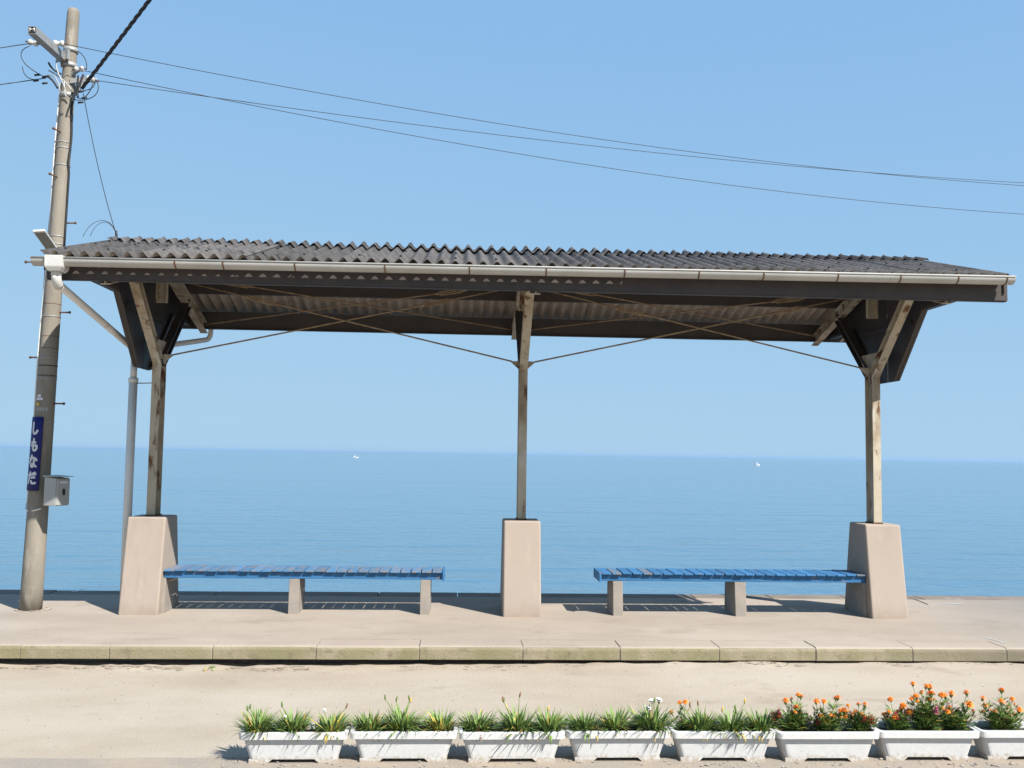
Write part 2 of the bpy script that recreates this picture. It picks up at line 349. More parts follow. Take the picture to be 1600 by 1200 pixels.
# ------------------------------------------------------------------ shelter
YC = 9.95; XF = [-3.073, .649, 4.371]; SL = .28; ZR = 3.725
shelter = thing('platform_shelter', 'open steel platform shelter with dark corrugated gable roof on three concrete pillars', 'shelter', (0, 0, 0))
def roof_mid(y): return ZR-SL*abs(y-YC)
def under(y): return roof_mid(y)-.03
def ibeam(b, p, q, w, d, tf=.011, tw=.010):
    """I-section: flanges wide in x, depth d in the y-z plane"""
    p = Vector(p); q = Vector(q); t = (q-p).normalized(); n = Vector((0, -t.z, t.y))
    X = Vector((1, 0, 0))
    for s in (-1, 1): b.bar(p+n*s*(d-tf)/2, q+n*s*(d-tf)/2, w, tf, up=n)
    b.bar(p, q, tw, d-2*tf-.001, up=n)
    return b
for k, x in enumerate(XF):
    b = MB(); w = .19
    b.hexa([(x-w, 9.59, -.02), (x+w, 9.59, -.02), (x+w, 10.31, -.02), (x-w, 10.31, -.02),
            (x-w+.004, 9.745, .932), (x+w-.004, 9.745, .932), (x+w-.004, 10.15, .932), (x-w+.004, 10.15, .932)])
    b.build('concrete_pillar', 'pillar', shelter, bevel=.018, segs=3)
    b = MB(); b.box(x-.052, x+.052, YC-.105, YC+.105, .934, .946)
    b.build('base_plate', 'rust', shelter)
    b = MB(); ibeam(b, (x, YC, .947), (x, YC, 2.50), .085, .185); b.build('post', 'steel', shelter)
    fa0, fa1 = (x, YC-.045, 2.49), (x, 9.06, 3.235); ba0, ba1 = (x, YC+.045, 2.49), (x, 10.84, 3.235)
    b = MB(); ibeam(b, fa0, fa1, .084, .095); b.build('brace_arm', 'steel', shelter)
    b = MB(); ibeam(b, ba0, ba1, .084, .095); b.build('brace_arm', 'darksteel', shelter)  # back arm's shade painted in: darksteel in place of the front arm's steel
    b = MB(); b.prism([(YC-.09, 2.40), (YC+.09, 2.40), (YC+.26, 2.72), (YC-.26, 2.72)], x-.018, x-.0065); b.build('gusset_plate', 'steel', shelter)
    for sgn in (-1, 1):
        b = MB(); y0, y1 = YC+sgn*.02, YC+sgn*(1.66 if sgn > 0 else 1.595)
        z0 = under(y0)-.115-.065; z1 = under(y1)-.115-.065
        ibeam(b, (x, y0, z0), (x, y1, z1), .082, .12); b.build('rafter', 'steel', shelter)
    b = MB(); b.box(x-.055, x+.055, YC-.012, YC+.012, 3.10, 3.50); b.box(x-.055, x-.045, YC-.04, YC-.0125, 3.10, 3.5); b.box(x+.045, x+.055, YC-.04, YC-.0125, 3.10, 3.5)
    b.build('king_post', 'steel', shelter)
    for s in (-1, 1):
        if (k == 0 and s < 0) or (k == 2 and s > 0): continue
        b = MB(); b.hexa([(x+s*.0435, YC-.03, 2.49), (x+s*.046, YC-.03, 2.49), (x+s*.046, YC+.03, 2.49), (x+s*.0435, YC+.03, 2.49),
                          (x+s*.0435, YC-.03, 2.57), (x+s*.13, YC-.03, 2.565), (x+s*.13, YC+.03, 2.565), (x+s*.0435, YC+.03, 2.57)])
        b.build('rod_bracket', 'steel', shelter)
RXL, RXR = -3.565, 4.885
# purlins and ridge beam
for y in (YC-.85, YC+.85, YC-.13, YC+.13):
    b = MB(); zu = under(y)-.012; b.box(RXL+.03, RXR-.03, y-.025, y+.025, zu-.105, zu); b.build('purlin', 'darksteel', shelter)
# eave boards (fascia) front and back
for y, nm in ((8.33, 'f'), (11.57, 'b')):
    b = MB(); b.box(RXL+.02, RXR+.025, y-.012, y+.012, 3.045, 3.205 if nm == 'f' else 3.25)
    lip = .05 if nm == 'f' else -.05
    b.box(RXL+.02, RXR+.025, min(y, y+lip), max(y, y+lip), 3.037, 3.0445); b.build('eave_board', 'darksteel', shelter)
for sx in (RXL, RXR):
    for y0, y1 in ((8.30, YC-.005), (YC+.005, 11.60)):
        b = MB(); z0, z1 = under(y0)-.012, under(y1)-.012
        x0, x1 = (sx-.0, sx+.016) if sx < 0 else (sx-.016, sx)
        b.prism([(y0, z0), (y1, z1), (y1, z1-.11), (y0, z0-.11)], x0, x1); b.build('verge_board', 'darksteel', shelter)
# boarded V-shaped end panels
for px, sgn in ((-3.25, 1), (4.55, -1)):
    zb = 3.065; A = [(8.36, zb), (9.10, zb), (9.72, 2.42), (YC-.01, 2.42), (YC-.01, under(YC)-.08), (8.36, under(8.36)-.05)]
    Bq = [(2*YC-y, z) for y, z in A][::-1]
    for poly in (A, Bq):
        b = MB(); b.prism(poly, px-.012, px+.012); o = b.build('end_panel', 'darksteel', shelter)
    b = MB()
    for s in (-1, 1):
        f = lambda y: YC+s*(y-YC)
        xi = px+sgn*.03
        b.bar((xi, f(8.4), zb+.02), (xi, f(9.10), zb+.02), .034, .04)
        b.bar((xi, f(9.11), zb+.015), (xi, f(9.74), 2.44), .034, .04, up=(0, 1, 1))
    b.bar((px+sgn*.03, 9.35, 2.98), (px+sgn*.03, 10.55, 2.98), .034, .045)
    b.build('panel_frame', 'darksteel', shelter)
# corrugated sheets: 11 per slope, each lapping the next
NW, NSH = 7, 10; PIT = (RXR-RXL)/(NW*NSH); AMP = .0245
def wave_sheet(nw, y0, y1, th=.007, lift=0., rows=3, ext=.25):
    b = MB(); b.smooth = True; per = 10; nx = int(round((nw+ext)*per))+1
    def ring(sh):
        return [[(i*PIT/per, y0+(y1-y0)*j/rows, -SL*abs(y0+(y1-y0)*j/rows)+AMP*math.cos(2*math.pi*i/per)+sh) for i in range(nx)] for j in range(rows+1)]
    s0 = len(b.f); T, U = ring(th/2+lift), ring(-th/2+lift); vs = [v for r in T for v in r]+[v for r in U for v in r]; h = (rows+1)*nx; fs = []
    for j in range(rows):
        for i in range(nx-1):
            a = j*nx+i; fs += [(a, a+1, a+1+nx, a+nx), (h+a, h+a+nx, h+a+nx+1, h+a+1)]
    for i in range(nx-1):
        fs += [(i, h+i, h+i+1, i+1), (rows*nx+i, rows*nx+i+1, h+rows*nx+i+1, h+rows*nx+i)]
    for j in range(rows):
        a = j*nx; fs += [(a, a+nx, h+a+nx, h+a)]; a = j*nx+nx-1; fs += [(a, h+a, h+a+nx, a+nx)]
    b.add(vs, fs)
    for k in range(rows*(nx-1)): b.mi[2*k+1] = 1
    return b
protos = {}
for s in (-1, 1):
    y0, y1 = (-1.735, -.012) if s < 0 else (.012, 1.735)
    protos[s] = wave_sheet(NW, y0, y1).build('corrugated_sheet', ['sheet', 'sheetunder'], shelter)
    # bolt heads on the crests share the sheet's own bumps
    bb = MB()
    for yy in (.35, .85, 1.52):
        for i in (1, 4):
            bb.tube([(i*PIT, s*yy, -SL*yy+AMP+.002), (i*PIT, s*yy, -SL*yy+AMP+.014), (i*PIT, s*yy, -SL*yy+AMP+.019)], [.012, .010, .003], 7)
    protos[s, 'b'] = kind(bb.build('roof_bolts', 'black', protos[s]), 'stuff')
for k in range(NSH):
    for s in (-1, 1):
        lastx = .0
        if k == 0: o = protos[s]; q = protos[s, 'b']
        else:
            o = protos[s].copy(); COL.objects.link(o); q = protos[s, 'b'].copy(); COL.objects.link(q); q.parent = o
        o.location = (RXL+k*NW*PIT, YC+rng.uniform(-.012, .012), ZR+(.006 if k % 2 else 0)); o.rotation_euler = (0, rng.uniform(-.002, .002), 0)
        if k == NSH-1: o.scale = (NW/(NW+.25), 1, 1)
# corrugated ridge caps
def cap_piece():
    b = MB()
    for s in (-1, 1):
        y0, y1 = (-.24, -.0) if s < 0 else (0., .24)
        p = wave_sheet(NW, y0, y1, lift=.026, rows=2, ext=.15); b.smooth = True; b.add(p.v, p.f)
    b.smooth = False
    for i in (range(0, NW, 2)):   # raised seam tips along the ridge line
        b.add([(i*PIT-.022, -.02, AMP+.018), (i*PIT+.022, -.02, AMP+.018), (i*PIT+.022, .02, AMP+.018), (i*PIT-.022, .02, AMP+.018), (i*PIT, 0, AMP+.044)], [(0, 1, 4), (1, 2, 4), (2, 3, 4), (3, 0, 4)])
    return b
cp = cap_piece().build('ridge_cap', 'sheet', shelter)
for k in range(NSH):
    o = cp if k == 0 else cp.copy()
    if k: COL.objects.link(o)
    o.location = (RXL+k*NW*PIT, YC, ZR+(.007 if k % 2 else .002))
    if k == NSH-1: o.scale = (NW/(NW+.15), 1, 1)
# gutters: half-round trough with rolled lip
def gutter_mesh(x0, x1, yc, zt0, zt1, r=.062, lipside=-1):
    b = MB(); b.smooth = True; n = 10; vs = []; prof = []
    for i in range(n+1):
        a = math.pi*i/n; prof.append((math.cos(a)*r, -math.sin(a)*r*1.0))
    inner = [(p[0]*.94, p[1]*.94) for p in prof][::-1]
    full = prof+inner; m_ = len(full); fs = []
    for x, zt in ((x0, zt0), (x1, zt1)):
        vs += [(x, yc+p[0], zt+p[1]) for p in full]
    for i in range(m_): fs.append((i, (i+1) % m_, (i+1) % m_+m_, i+m_))
    b.add(vs, fs); b.smooth = False
    for i, (x, zt) in enumerate(((x0, zt0), (x1, zt1))):   # end stops
        vs = [(x, yc+p[0]*.97, zt+p[1]*.97) for p in prof]; vs2 = [(x+.003*(1 if i else -1), y, z) for _, y, z in vs]
        q = len(vs); b.add(vs+vs2, [tuple(range(q)), tuple(range(2*q-1, q-1, -1))]+[(k, k+1, k+1+q, k+q) for k in range(q-1)])
    b.tube([(x0, yc+lipside*r, zt0+.003), (x1, yc+lipside*r, zt1+.003)], .0075, 8)
    return b
GY = 8.185; ZG0, ZG1 = 3.185, 3.225
g = gutter_mesh(-3.60, 4.875, GY, ZG0, ZG1).build('gutter', 'gutter', shelter)
for bx in (-2.42, -2.02, -1.42, -.66, .06, .72, 1.40, 2.05, 2.62, 3.28, 3.84, 4.36, 4.80):
    t = (bx+3.60)/8.475; zt = ZG0+(ZG1-ZG0)*t; b = MB()
    pts = [(bx, GY+.0645*math.cos(math.pi*i/10), zt-.0645*math.sin(math.pi*i/10)) for i in range(11)]
    for i in range(10): b.bar(pts[i], pts[i+1], .010, .004, up=(0, (pts[i][1]+pts[i+1][1])/2-GY, (pts[i][2]+pts[i+1][2])/2-zt))
    b.bar((bx, GY+.064, zt), (bx, 8.318, zt-.02), .012, .004)
    b.build('gutter_bracket', 'rust', g)
b = MB(); b.tube([(-3.60, GY, ZG0-.03), (-3.66, GY, ZG0-.03)], .006, 6); b.tube([(-3.66, GY, ZG0-.03), (-3.672, GY, ZG0-.03)], .013, 6); b.build('hook_bolt', 'rust', g)
GB = 11.70; g2 = gutter_mesh(-3.6, 4.95, GB, 3.16, 3.17, lipside=1).build('gutter', 'gutter', shelter)
# hopper box, front downpipe
b = MB(); hx = -3.41
b.hexa([(hx-.05, GY-.065, 3.075), (hx+.055, GY-.065, 3.075), (hx+.055, GY+.06, 3.075), (hx-.05, GY+.06, 3.075),
        (hx-.07, GY-.085, 3.11), (hx+.075, GY-.085, 3.11), (hx+.075, GY+.08, 3.11), (hx-.07, GY+.08, 3.11)])
b.hexa([(hx-.068, GY-.083, 3.1105), (hx+.073, GY-.083, 3.1105), (hx+.073, GY+.08, 3.1105), (hx-.068, GY+.08, 3.1105),
        (hx-.071, GY-.088, 3.205), (hx+.078, GY-.088, 3.205), (hx+.078, GY+.083, 3.205), (hx-.071, GY+.083, 3.205)])
hop = b.build('hopper_box', 'whitepaint', shelter, bevel=.004)
PXp, PYp = -3.385, 10.12
b = MB(); pts = bez([(hx, GY, 3.08), (hx, GY, 3.03), (hx+.0, GY+.03, 2.985)], 6)+bez([(PXp, PYp-.10, 2.60+.045), (PXp, PYp, 2.58), (PXp, PYp, 2.50)], 6)
b.tube(pts, .033, 14); b.tube([(PXp, PYp, 2.32), (PXp, PYp, 2.50)], .033, 14)
dp = b.build('downpipe', 'pvc', shelter)
b = MB(); b.tube([(hx, GY, 3.082), (hx, GY, 3.045)], .043, 14); b.tube(bez([(hx, GY, 3.045), (hx, GY, 3.0), (hx, GY+.06, 2.965)], 6), .040, 14); b.build('elbow', 'whitepaint', dp)
b = MB(); b.tube([(PXp, PYp, .0), (PXp, PYp, 2.33)], .043, 14); b.tube([(PXp, PYp, 2.29), (PXp, PYp, 2.335)], .049, 14); b.build('lower_pipe', 'pvc', dp)
b = MB(); b.tube([(PXp+.04, PYp, 2.28), (XF[0]-.04, YC+.06, 2.28)], .006, 6); b.build('pipe_strap', 'galv', dp)
b = MB()
pts = bez([(-3.02, GB, 3.11), (-3.02, GB, 3.0), (-3.02, GB, 2.94), (-3.06, GB-.05, 2.92)], 6)+bez([(-3.3, 10.5, 2.70), (PXp, 10.4, 2.68), (PXp, PYp+.02, 2.56)], 6)
b.tube(pts, .031, 12); b.build('downpipe', 'pvc', shelter)
# tie rods with turnbuckles
def rod(p, q, tb):
    p, q = Vector(p), Vector(q); b = MB(); b.tube([p, q], .0082, 8)
    r = b.build('tie_rod', 'rod', shelter)
    d = (q-p).normalized(); c = p.lerp(q, tb); n = d.cross(Vector((0, 1, .2))).normalized(); b = MB()
    for s in (-1, 1):
        b.tube([c-d*.15, c-d*.12+n*s*.019, c+d*.12+n*s*.019, c+d*.15], .0075, 6)
    b.tube([c-d*.17, c-d*.14], .016, 8); b.tube([c+d*.14, c+d*.17], .016, 8)
    b.build('turnbuckle', 'rod', r)
def rz(y): return under(y)-.24
for k in (0, 1):
    xa, xb = XF[k], XF[k+1]
    rod((xa+.06, YC-.01, 3.36), (xb-.115, YC-.01, 2.565), .27 if k == 0 else .3)
    rod((xa+.115, YC+.012, 2.565), (xb-.06, YC+.012, 3.36), .76)
    rod((xa+.05, YC+.10, rz(YC+.10)), (xb-.05, 11.45, rz(11.45)+.06), .17)
    rod((xa+.05, 11.45, rz(11.45)+.045), (xb-.05, YC+.10, rz(YC+.1)-.015), .80)

# ------------------------------------------------------------------ benches
def bench(label, x0, x1, legs, endside, worn):
    t = thing('slatted_bench', label, 'bench', ((x0+x1)/2, 9.95, 0)); ox, oy = t.location.x, 9.95
    zt = .425; y0, y1 = 9.70, 10.13; n = int(round((x1-x0)/.1045)); w = (x1-x0)/n
    for i in range(n):
        gp = rng.uniform(.0045, .0075); a, c = x0+i*w+gp, x0+(i+1)*w-gp; b = MB(); dy = rng.uniform(-.006, .006); dz = rng.uniform(-.0025, .002)
        b.box(a-ox, c-ox, y0+dy-oy, y1+rng.uniform(-.006, .006)-oy, zt-.016+dz, zt+dz)
        b.build('slat', 'benchworn' if rng.random() < worn else 'benchblue', t, bevel=.003)
    for y in (y0+.034, y1-.074):
        b = MB(); b.box(x0-ox, x1-ox, y-oy, y+.04-oy, zt-.084, zt-.0195); b.build('rail', 'benchblue', t, bevel=.003)
    ex = x1 if endside > 0 else x0; b = MB()
    a, c = (ex+.001, ex+.022) if endside > 0 else (ex-.022, ex-.001)
    b.box(a-ox, c-ox, y0-oy, y1-oy, zt-.092, zt+.003); b.build('end_board', 'benchblue', t, bevel=.003)
    for (a, c) in legs:
        b = MB(); b.hexa([(a-ox, 9.70-oy, -.01), (c-ox, 9.70-oy, -.01), (c-ox, 10.12-oy, -.01), (a-ox, 10.12-oy, -.01),
                          (a-ox, 9.735-oy, zt-.085), (c-ox, 9.735-oy, zt-.085), (c-ox, 10.10-oy, zt-.085), (a-ox, 10.10-oy, zt-.085)])
        b.build('leg', 'legconc', t, bevel=.006)
    return t
lx = lambda px: at(px, 950, 1, 9.71).x
bench('blue slatted bench with worn grey-brown slats beside the pole-side pillar, left bench', -2.878, -.145, [(-2.95, -2.860), (lx(450), lx(450)+.10), (lx(656), lx(656)+.10)], 1, 1.0)
bench('blue slatted bench with brighter paint beside the far right pillar', 1.452, 4.176, [(lx(958), lx(958)+.10), (lx(1149), lx(1149)+.115), (4.155, 4.25)], -1, .10)

# ------------------------------------------------------------------ utility pole
PB0 = Vector((-4.213, 9.90, -.02)); PT0 = Vector((-4.082, 9.90, 6.15))
def pole_c(z): t = (z-PB0.z)/(PT0.z-PB0.z); return PB0.lerp(PT0, t)
def pole_r(z): return .1045-.0445*(z/6.15)
pole = thing('utility_pole', 'tall tapered concrete utility pole carrying wires beside the shelter', 'utility pole', (0, 0, 0))
b = MB(); zs = [-.02+i*.25 for i in range(25)]+[6.10, 6.14, 6.15]
b.tube([pole_c(z) for z in zs], [pole_r(z) for z in zs[:-2]]+[pole_r(6.1)-.006, pole_r(6.1)-.02], 32); b.build('shaft', 'polec', pole)
b = MB(); rg = random.Random(5)
for i in range(40):
    a = rg.uniform(0, 6.28); rock(b, (PB0.x+math.cos(a)*.15+.02, 9.9+math.sin(a)*.15, .004), rg.uniform(.006, .02), rg)
b.build('mortar_collar', 'concrete', pole)
def band(z, h=.03, e=.006, m_='galv', n=24):
    b = MB(); r0, r1 = pole_r(z)+e, pole_r(z+h)+e
    b.tube([pole_c(z), pole_c(z+h)], [r0, r1], n); return b.build('band', m_, pole)
for z in (5.68, 5.52, 5.20): band(z, .045, .010)
for z in (5.33, 4.72, 4.66, 4.48, 3.74, 3.66, 3.59, 2.92, 2.5, 2.29): band(z, .010, .004, 'galv')
for z in (2.42, 2.32): band(z, .008, .003, 'black')
for z in (2.60, 2.72, 3.05): band(z, .005, .0015, 'rust')
def steps(z, dx, dy):
    c = pole_c(z); d = Vector((dx, dy, .0)).normalized(); r = pole_r(z); b = MB()
    b.tube([c+d*(r-.02), c+d*(r+.10)], .008, 8); b.tube([c+d*(r+.10), c+d*(r+.112)], .014, 8); b.build('step_bolt', 'rust', pole)
for z, dx, dy in ((3.89, 1, -.15), (2.97, 1, -.15), (2.51, -1, .1), (2.045, 1, -.15), (4.35, -.25, -1), (4.82, -.25, -1)): steps(z, dx, dy)
# crossarm: square steel tube pointing to the front left, with insulators
ca0 = at(50, 47, 1, 9.15); ca1 = at(100, 92, 1, 9.86)
b = MB(); d = (ca1-ca0).normalized(); ca1b = ca0+d*((ca1-ca0).length+.02)
arm_n = 4
u = Vector((0, 0, 1)); r_ = d.cross(u).normalized(); u = r_.cross(d); hw = .036
for s in (-1, 1):
    b.bar(ca0+r_*s*hw, ca1b+r_*s*hw, .004, .075, up=u); b.bar(ca0+u*s*hw, ca1b+u*s*hw, .067, .004, up=u)
arm = b.build('crossarm', 'galv', pole)
b = MB(); e = ca0+d*.006; b.bar(e, e+d*.004, .066, .066, up=u); b.build('end_cover', 'black', arm)
b = MB(); e = ca0+d*.001   # the white M-shaped mark on the dark end cover
P_ = lambda a, c: e+r_*a*.03+u*c*.03
for p, q in ((P_(-.7, -.55), P_(-.7, .75)), (P_(-.7, .7), P_(0, .05)), (P_(0, .05), P_(.7, .7)), (P_(.7, .75), P_(.7, -.55))): b.tube([p, q], .0042, 6)
b.build('end_mark', 'whitepaint', arm)
b = MB(); c = pole_c(5.62); b.bar(c+Vector((-.12, -.03, 0)), c+Vector((.03, -.11, -.0)), .03, .10); b.tube([ca1, c+Vector((-.04, -.06, 0))], .014, 8)
b.bar(ca1+Vector((-.03, 0, .04)), c+Vector((-.05, -.06, -.12)), .03, .012); b.build('arm_bracket', 'galv', pole)
def insulator(c, ax, s=1.):
    ax = Vector(ax).normalized(); c = Vector(c); b = MB()
    b.tube([c-ax*.055*s, c-ax*.05*s, c-ax*.02*s, c-ax*.017*s, c+ax*.017*s, c+ax*.02*s, c+ax*.05*s, c+ax*.055*s], [.022*s, .036*s, .036*s, .026*s, .026*s, .036*s, .036*s, .022*s], 14)
    o = b.build('insulator', 'porcelain', pole); b = MB(); b.tube([c-ax*.09*s, c+ax*.09*s], .009*s, 8); b.build('pin', 'rust', o); return c
I1 = insulator(at(52, 67, 1, 9.42)+Vector((0, 0, 0)), (1, .2, -.1), .8)
I2 = insulator(at(92, 68, 1, 9.62), (1, .25, .1), .9)
I3 = insulator(at(143, 124, 1, 9.86), (.9, .1, -.25), .85)
I4 = insulator(at(124, 108, 1, 9.84), (1, 0, .1), .8)
b = MB(); b.bar(I1+Vector((.03, .02, .02)), I1+Vector((.14, .05, 0)), .025, .03); b.bar(I2-Vector((.11, .03, .01)), I2, .03, .025); b.build('insulator_clamp', 'rust', pole)
b = MB(); b.bar(pole_c(5.36)+Vector((.04, -.05, 0)), I3, .03, .05); b.bar(pole_c(5.42)+Vector((.05, -.04, .02)), I4+Vector((.03, 0, .02)), .03, .03); b.bar(pole_c(5.30)+Vector((.07, -.06, -.12)), I3+Vector((-.05, 0, 0)), .02, .03); b.build('side_bracket', 'galv', pole)
# cables clipped up the shaft
def clipped(pts, r, m_, nm='clipped_cable'):
    b = MB(); b.tube(pts, r, 8); return b.build(nm, m_, pole)
def side(z, ang, off=.012, wob=0):
    c = pole_c(z); a = math.radians(ang); q = pole_r(z)+off; return c+Vector((math.sin(a)*q, -math.cos(a)*q, 0))
clipped([side(z, -82, .008+.006*math.sin(z*3)) for z in [5.35-.2*i for i in range(21)]], .010, 'pvc')
clipped([side(z, -97, .014+.010*math.sin(z*2+1)) for z in [5.3-.2*i for i in range(20)]], .007, 'black')
clipped([side(z, 62, .010) for z in [5.25-.1*i for i in range(3)]]+[side(z, 66+8*math.sin((4.95-z)*9), .012) for z in [4.95-.04*i for i in range(12)]]+[side(z, 76, .008) for z in [4.4-.2*i for i in range(5)]], .012, 'black')
clipped([side(z, -88, .010) for z in [2.6-.1*i for i in range(16)]]+bez([side(1.06, -88, .012), side(.96, -80, .03), side(.955, -30, .02), side(1.0, 35, .03)], 10), .008, 'pvc')
# tangle of jumper loops near the top
def loop(pts, r=.0045, m_='wire', n=14): clipped(bez(pts, n), r, m_, 'jumper_wire')
P = lambda x, y, Y=9.75: at(x, y, 1, Y)
loop([P(46, 72), P(20, 80), P(32, 104), P(60, 114), P(72, 122)]); loop([P(35, 104), P(36, 118), P(46, 126), P(58, 124)])
loop([P(122, 80), P(134, 88), P(138, 100), P(134, 112)]); loop([P(148, 120), P(152, 138), P(140, 142), P(122, 142)])
loop([P(150, 125), P(160, 140), P(150, 160), P(116, 156)]); loop([P(146, 128), P(140, 150), P(128, 158), P(120, 152)])
for pts in ([P(76, 110, 9.74), P(92, 118, 9.72), P(104, 128, 9.74), P(112, 142, 9.76)], [P(70, 120, 9.75), P(84, 112, 9.72), P(92, 124, 9.74), P(94, 145, 9.74)],
            [P(88, 96, 9.72), P(86, 116, 9.7), P(100, 124, 9.72), P(104, 150, 9.73)], [P(100, 126, 9.74), P(102, 142, 9.72), P(98, 150, 9.72), P(108, 153, 9.73)]): loop(pts, .007, 'galv')
for pts in ([P(66, 122), P(74, 114), P(84, 126), P(90, 138)], [P(76, 98, 9.72), P(80, 108, 9.7), P(88, 112, 9.72), P(96, 116, 9.74)], [P(122, 152), P(118, 140), P(128, 126), P(130, 116)], [P(112, 160), P(114, 146), P(122, 138), P(122, 118)]): loop(pts, .010, 'black')
for c in (P(58, 117), P(56, 126), P(70, 130), P(127, 143), P(132, 153), P(126, 160)): 
    b = MB(); b.tube([c-Vector((.025, 0, .004)), c+Vector((.025, 0, .004))], .011, 8); b.build('connector', 'black', pole)
b = MB()
for s in range(4): b.bar(side(1.985+.0, -30+s*18, .003), side(1.985, -16+s*18, .003), .004, .035)
b.build('number_plate', 'galv', pole)
b = MB()
for z, a0, a1 in ((2.105, -32, -6), (2.075, -40, 6)):
    n = 5
    for i in range(n):
        A, B_ = a0+(a1-a0)*i/n, a0+(a1-a0)*(i+1)/n; b.add([side(z, A, .004), side(z, B_, .004), side(z+.024, B_, .004), side(z+.024, A, .004)], [(0, 1, 2, 3)])
b.build('paper_label', 'signwhite', pole)
b = MB(); c = side(2.035, -22, .0); b.tube([c, c+Vector((-.003, -.008, 0))], .018, 14); b.build('brass_disc', 'leafyellow', pole)

# station name plate bent round the pole
sg = thing('name_sign', 'narrow dark blue enamel sign with white Japanese lettering on the utility pole', 'sign', (0, 0, 0))
A0, A1 = -62, 20; SZ0, SZ1 = 1.175, 1.905; REF = .018
def on_pole(a, z, off): return side(z, a, off)
b = MB(); b.smooth = True; n = 14
rows = [SZ0+(SZ1-SZ0)*j/6 for j in range(7)]
T = [[on_pole(A0+(A1-A0)*i/n, z, REF) for i in range(n+1)] for z in rows]; U = [[on_pole(A0+(A1-A0)*i/n, z, REF-.004) for i in range(n+1)] for z in rows]
vs = [v for r in T for v in r]+[v for r in U for v in r]; w = n+1; h = w*7; fs = []
for j in range(6):
    for i in range(n): a = j*w+i; fs += [(a, a+1, a+1+w, a+w), (h+a, h+a+w, h+a+w+1, h+a+1)]
    a = j*w; fs += [(a, a+w, h+a+w, h+a)]; a = j*w+n; fs += [(a, h+a, h+a+w, a+w)]
for i in range(n): fs += [(i, h+i, h+i+1, i+1), (6*w+i, 6*w+i+1, h+6*w+i+1, h+6*w+i)]
b.add(vs, fs); b.build('plate', 'signblue', sg)
STROKES = {
 'shi': [[(-.32, .85), (-.36, .3), (-.34, -.35), (-.15, -.75), (.2, -.72), (.5, -.35)]],
 'mo': [[(-.02, .9), (-.12, .3), (-.14, -.3), (.0, -.75), (.35, -.75), (.55, -.4), (.5, -.05)], [(-.5, .42), (-.1, .36), (.28, .42)], [(-.5, -.02), (-.1, -.1), (.28, -.04)]],
 'na': [[(-.6, .5), (-.25, .52), (.1, .62)], [(-.2, .92), (-.35, .35), (-.62, -.15)], [(.35, .55), (.55, .42), (.68, .25)], [(.25, .28), (.26, -.2), (.22, -.55), (-.02, -.75), (-.28, -.62), (-.22, -.36), (.1, -.38), (.62, -.68)]],
 'da': [[(-.65, .5), (-.3, .52), (.05, .6)], [(-.25, .92), (-.4, .1), (-.68, -.75)], [(.05, .12), (.3, .18), (.55, .15)], [(.0, -.4), (.12, -.66), (.4, -.72), (.7, -.66)], [(.3, .78), (.42, .55)], [(.55, .88), (.68, .65)]]}
def smooth_poly(p, k=5):
    if len(p) < 3: return [tuple(Vector(p[0]).lerp(Vector(p[1]), i/4)) for i in range(5)]
    out = []; P4 = [p[0]]+p+[p[-1]]
    for i in range(1, len(P4)-2):
        for j in range(k):
            t = j/k; q = [0, 0]
            for c in (0, 1):
                a, b_, c_, d_ = P4[i-1][c], P4[i][c], P4[i+1][c], P4[i+2][c]
                q[c] = .5*((2*b_)+(-a+c_)*t+(2*a-5*b_+4*c_-d_)*t*t+(-a+3*b_-3*c_+d_)*t**3)
            out.append(tuple(q))
    return out+[p[-1]]
for i, nm in enumerate(('shi', 'mo', 'na', 'da')):
    cz = SZ1-.115-i*.165; b = MB(); ac = (A0+A1)/2; hh = .066; hw_deg = 31
    for st in STROKES[nm]:
        pts = [on_pole(ac+x*hw_deg, cz+y*hh, REF+.001) for x, y in smooth_poly(st)]
        L, R = [], []
        for k, p in enumerate(pts):
            d = (pts[min(k+1, len(pts)-1)]-pts[max(k-1, 0)]).normalized(); nrm = (p-pole_c(p.z)); nrm.z = 0; nrm.normalize(); s = d.cross(nrm).normalized()*.0112
            L.append(p+s+nrm*.001); R.append(p-s+nrm*.001)
        q = len(pts); b.add(L+R, [(k, k+1, k+1+q, k+q) for k in range(q-1)])
        for e_, p in ((0, pts[0]), (1, pts[-1])):   # round stroke ends
            nrm = (p-pole_c(p.z)); nrm.z = 0; nrm.normalize(); tt = nrm.cross(Vector((0, 0, 1)))
            ring = [p+nrm*.0014+(tt*math.cos(a)+Vector((0, 0, 1))*math.sin(a))*.0112 for a in [2*math.pi*j/12 for j in range(12)]]
            b.add(ring, [tuple(range(12))])
    b.build('lettering', 'signwhite', sg)
b = MB()
for z in (1.29, 1.80, 1.86): 
    for i in range(20):
        A, B_ = i*18, i*18+18
        if -66 < ((A+180) % 360)-180 < 20: continue
        b.bar(side(z, A, .004), side(z, B_, .004), .004, .008)
b.build('strap', 'galv', sg)

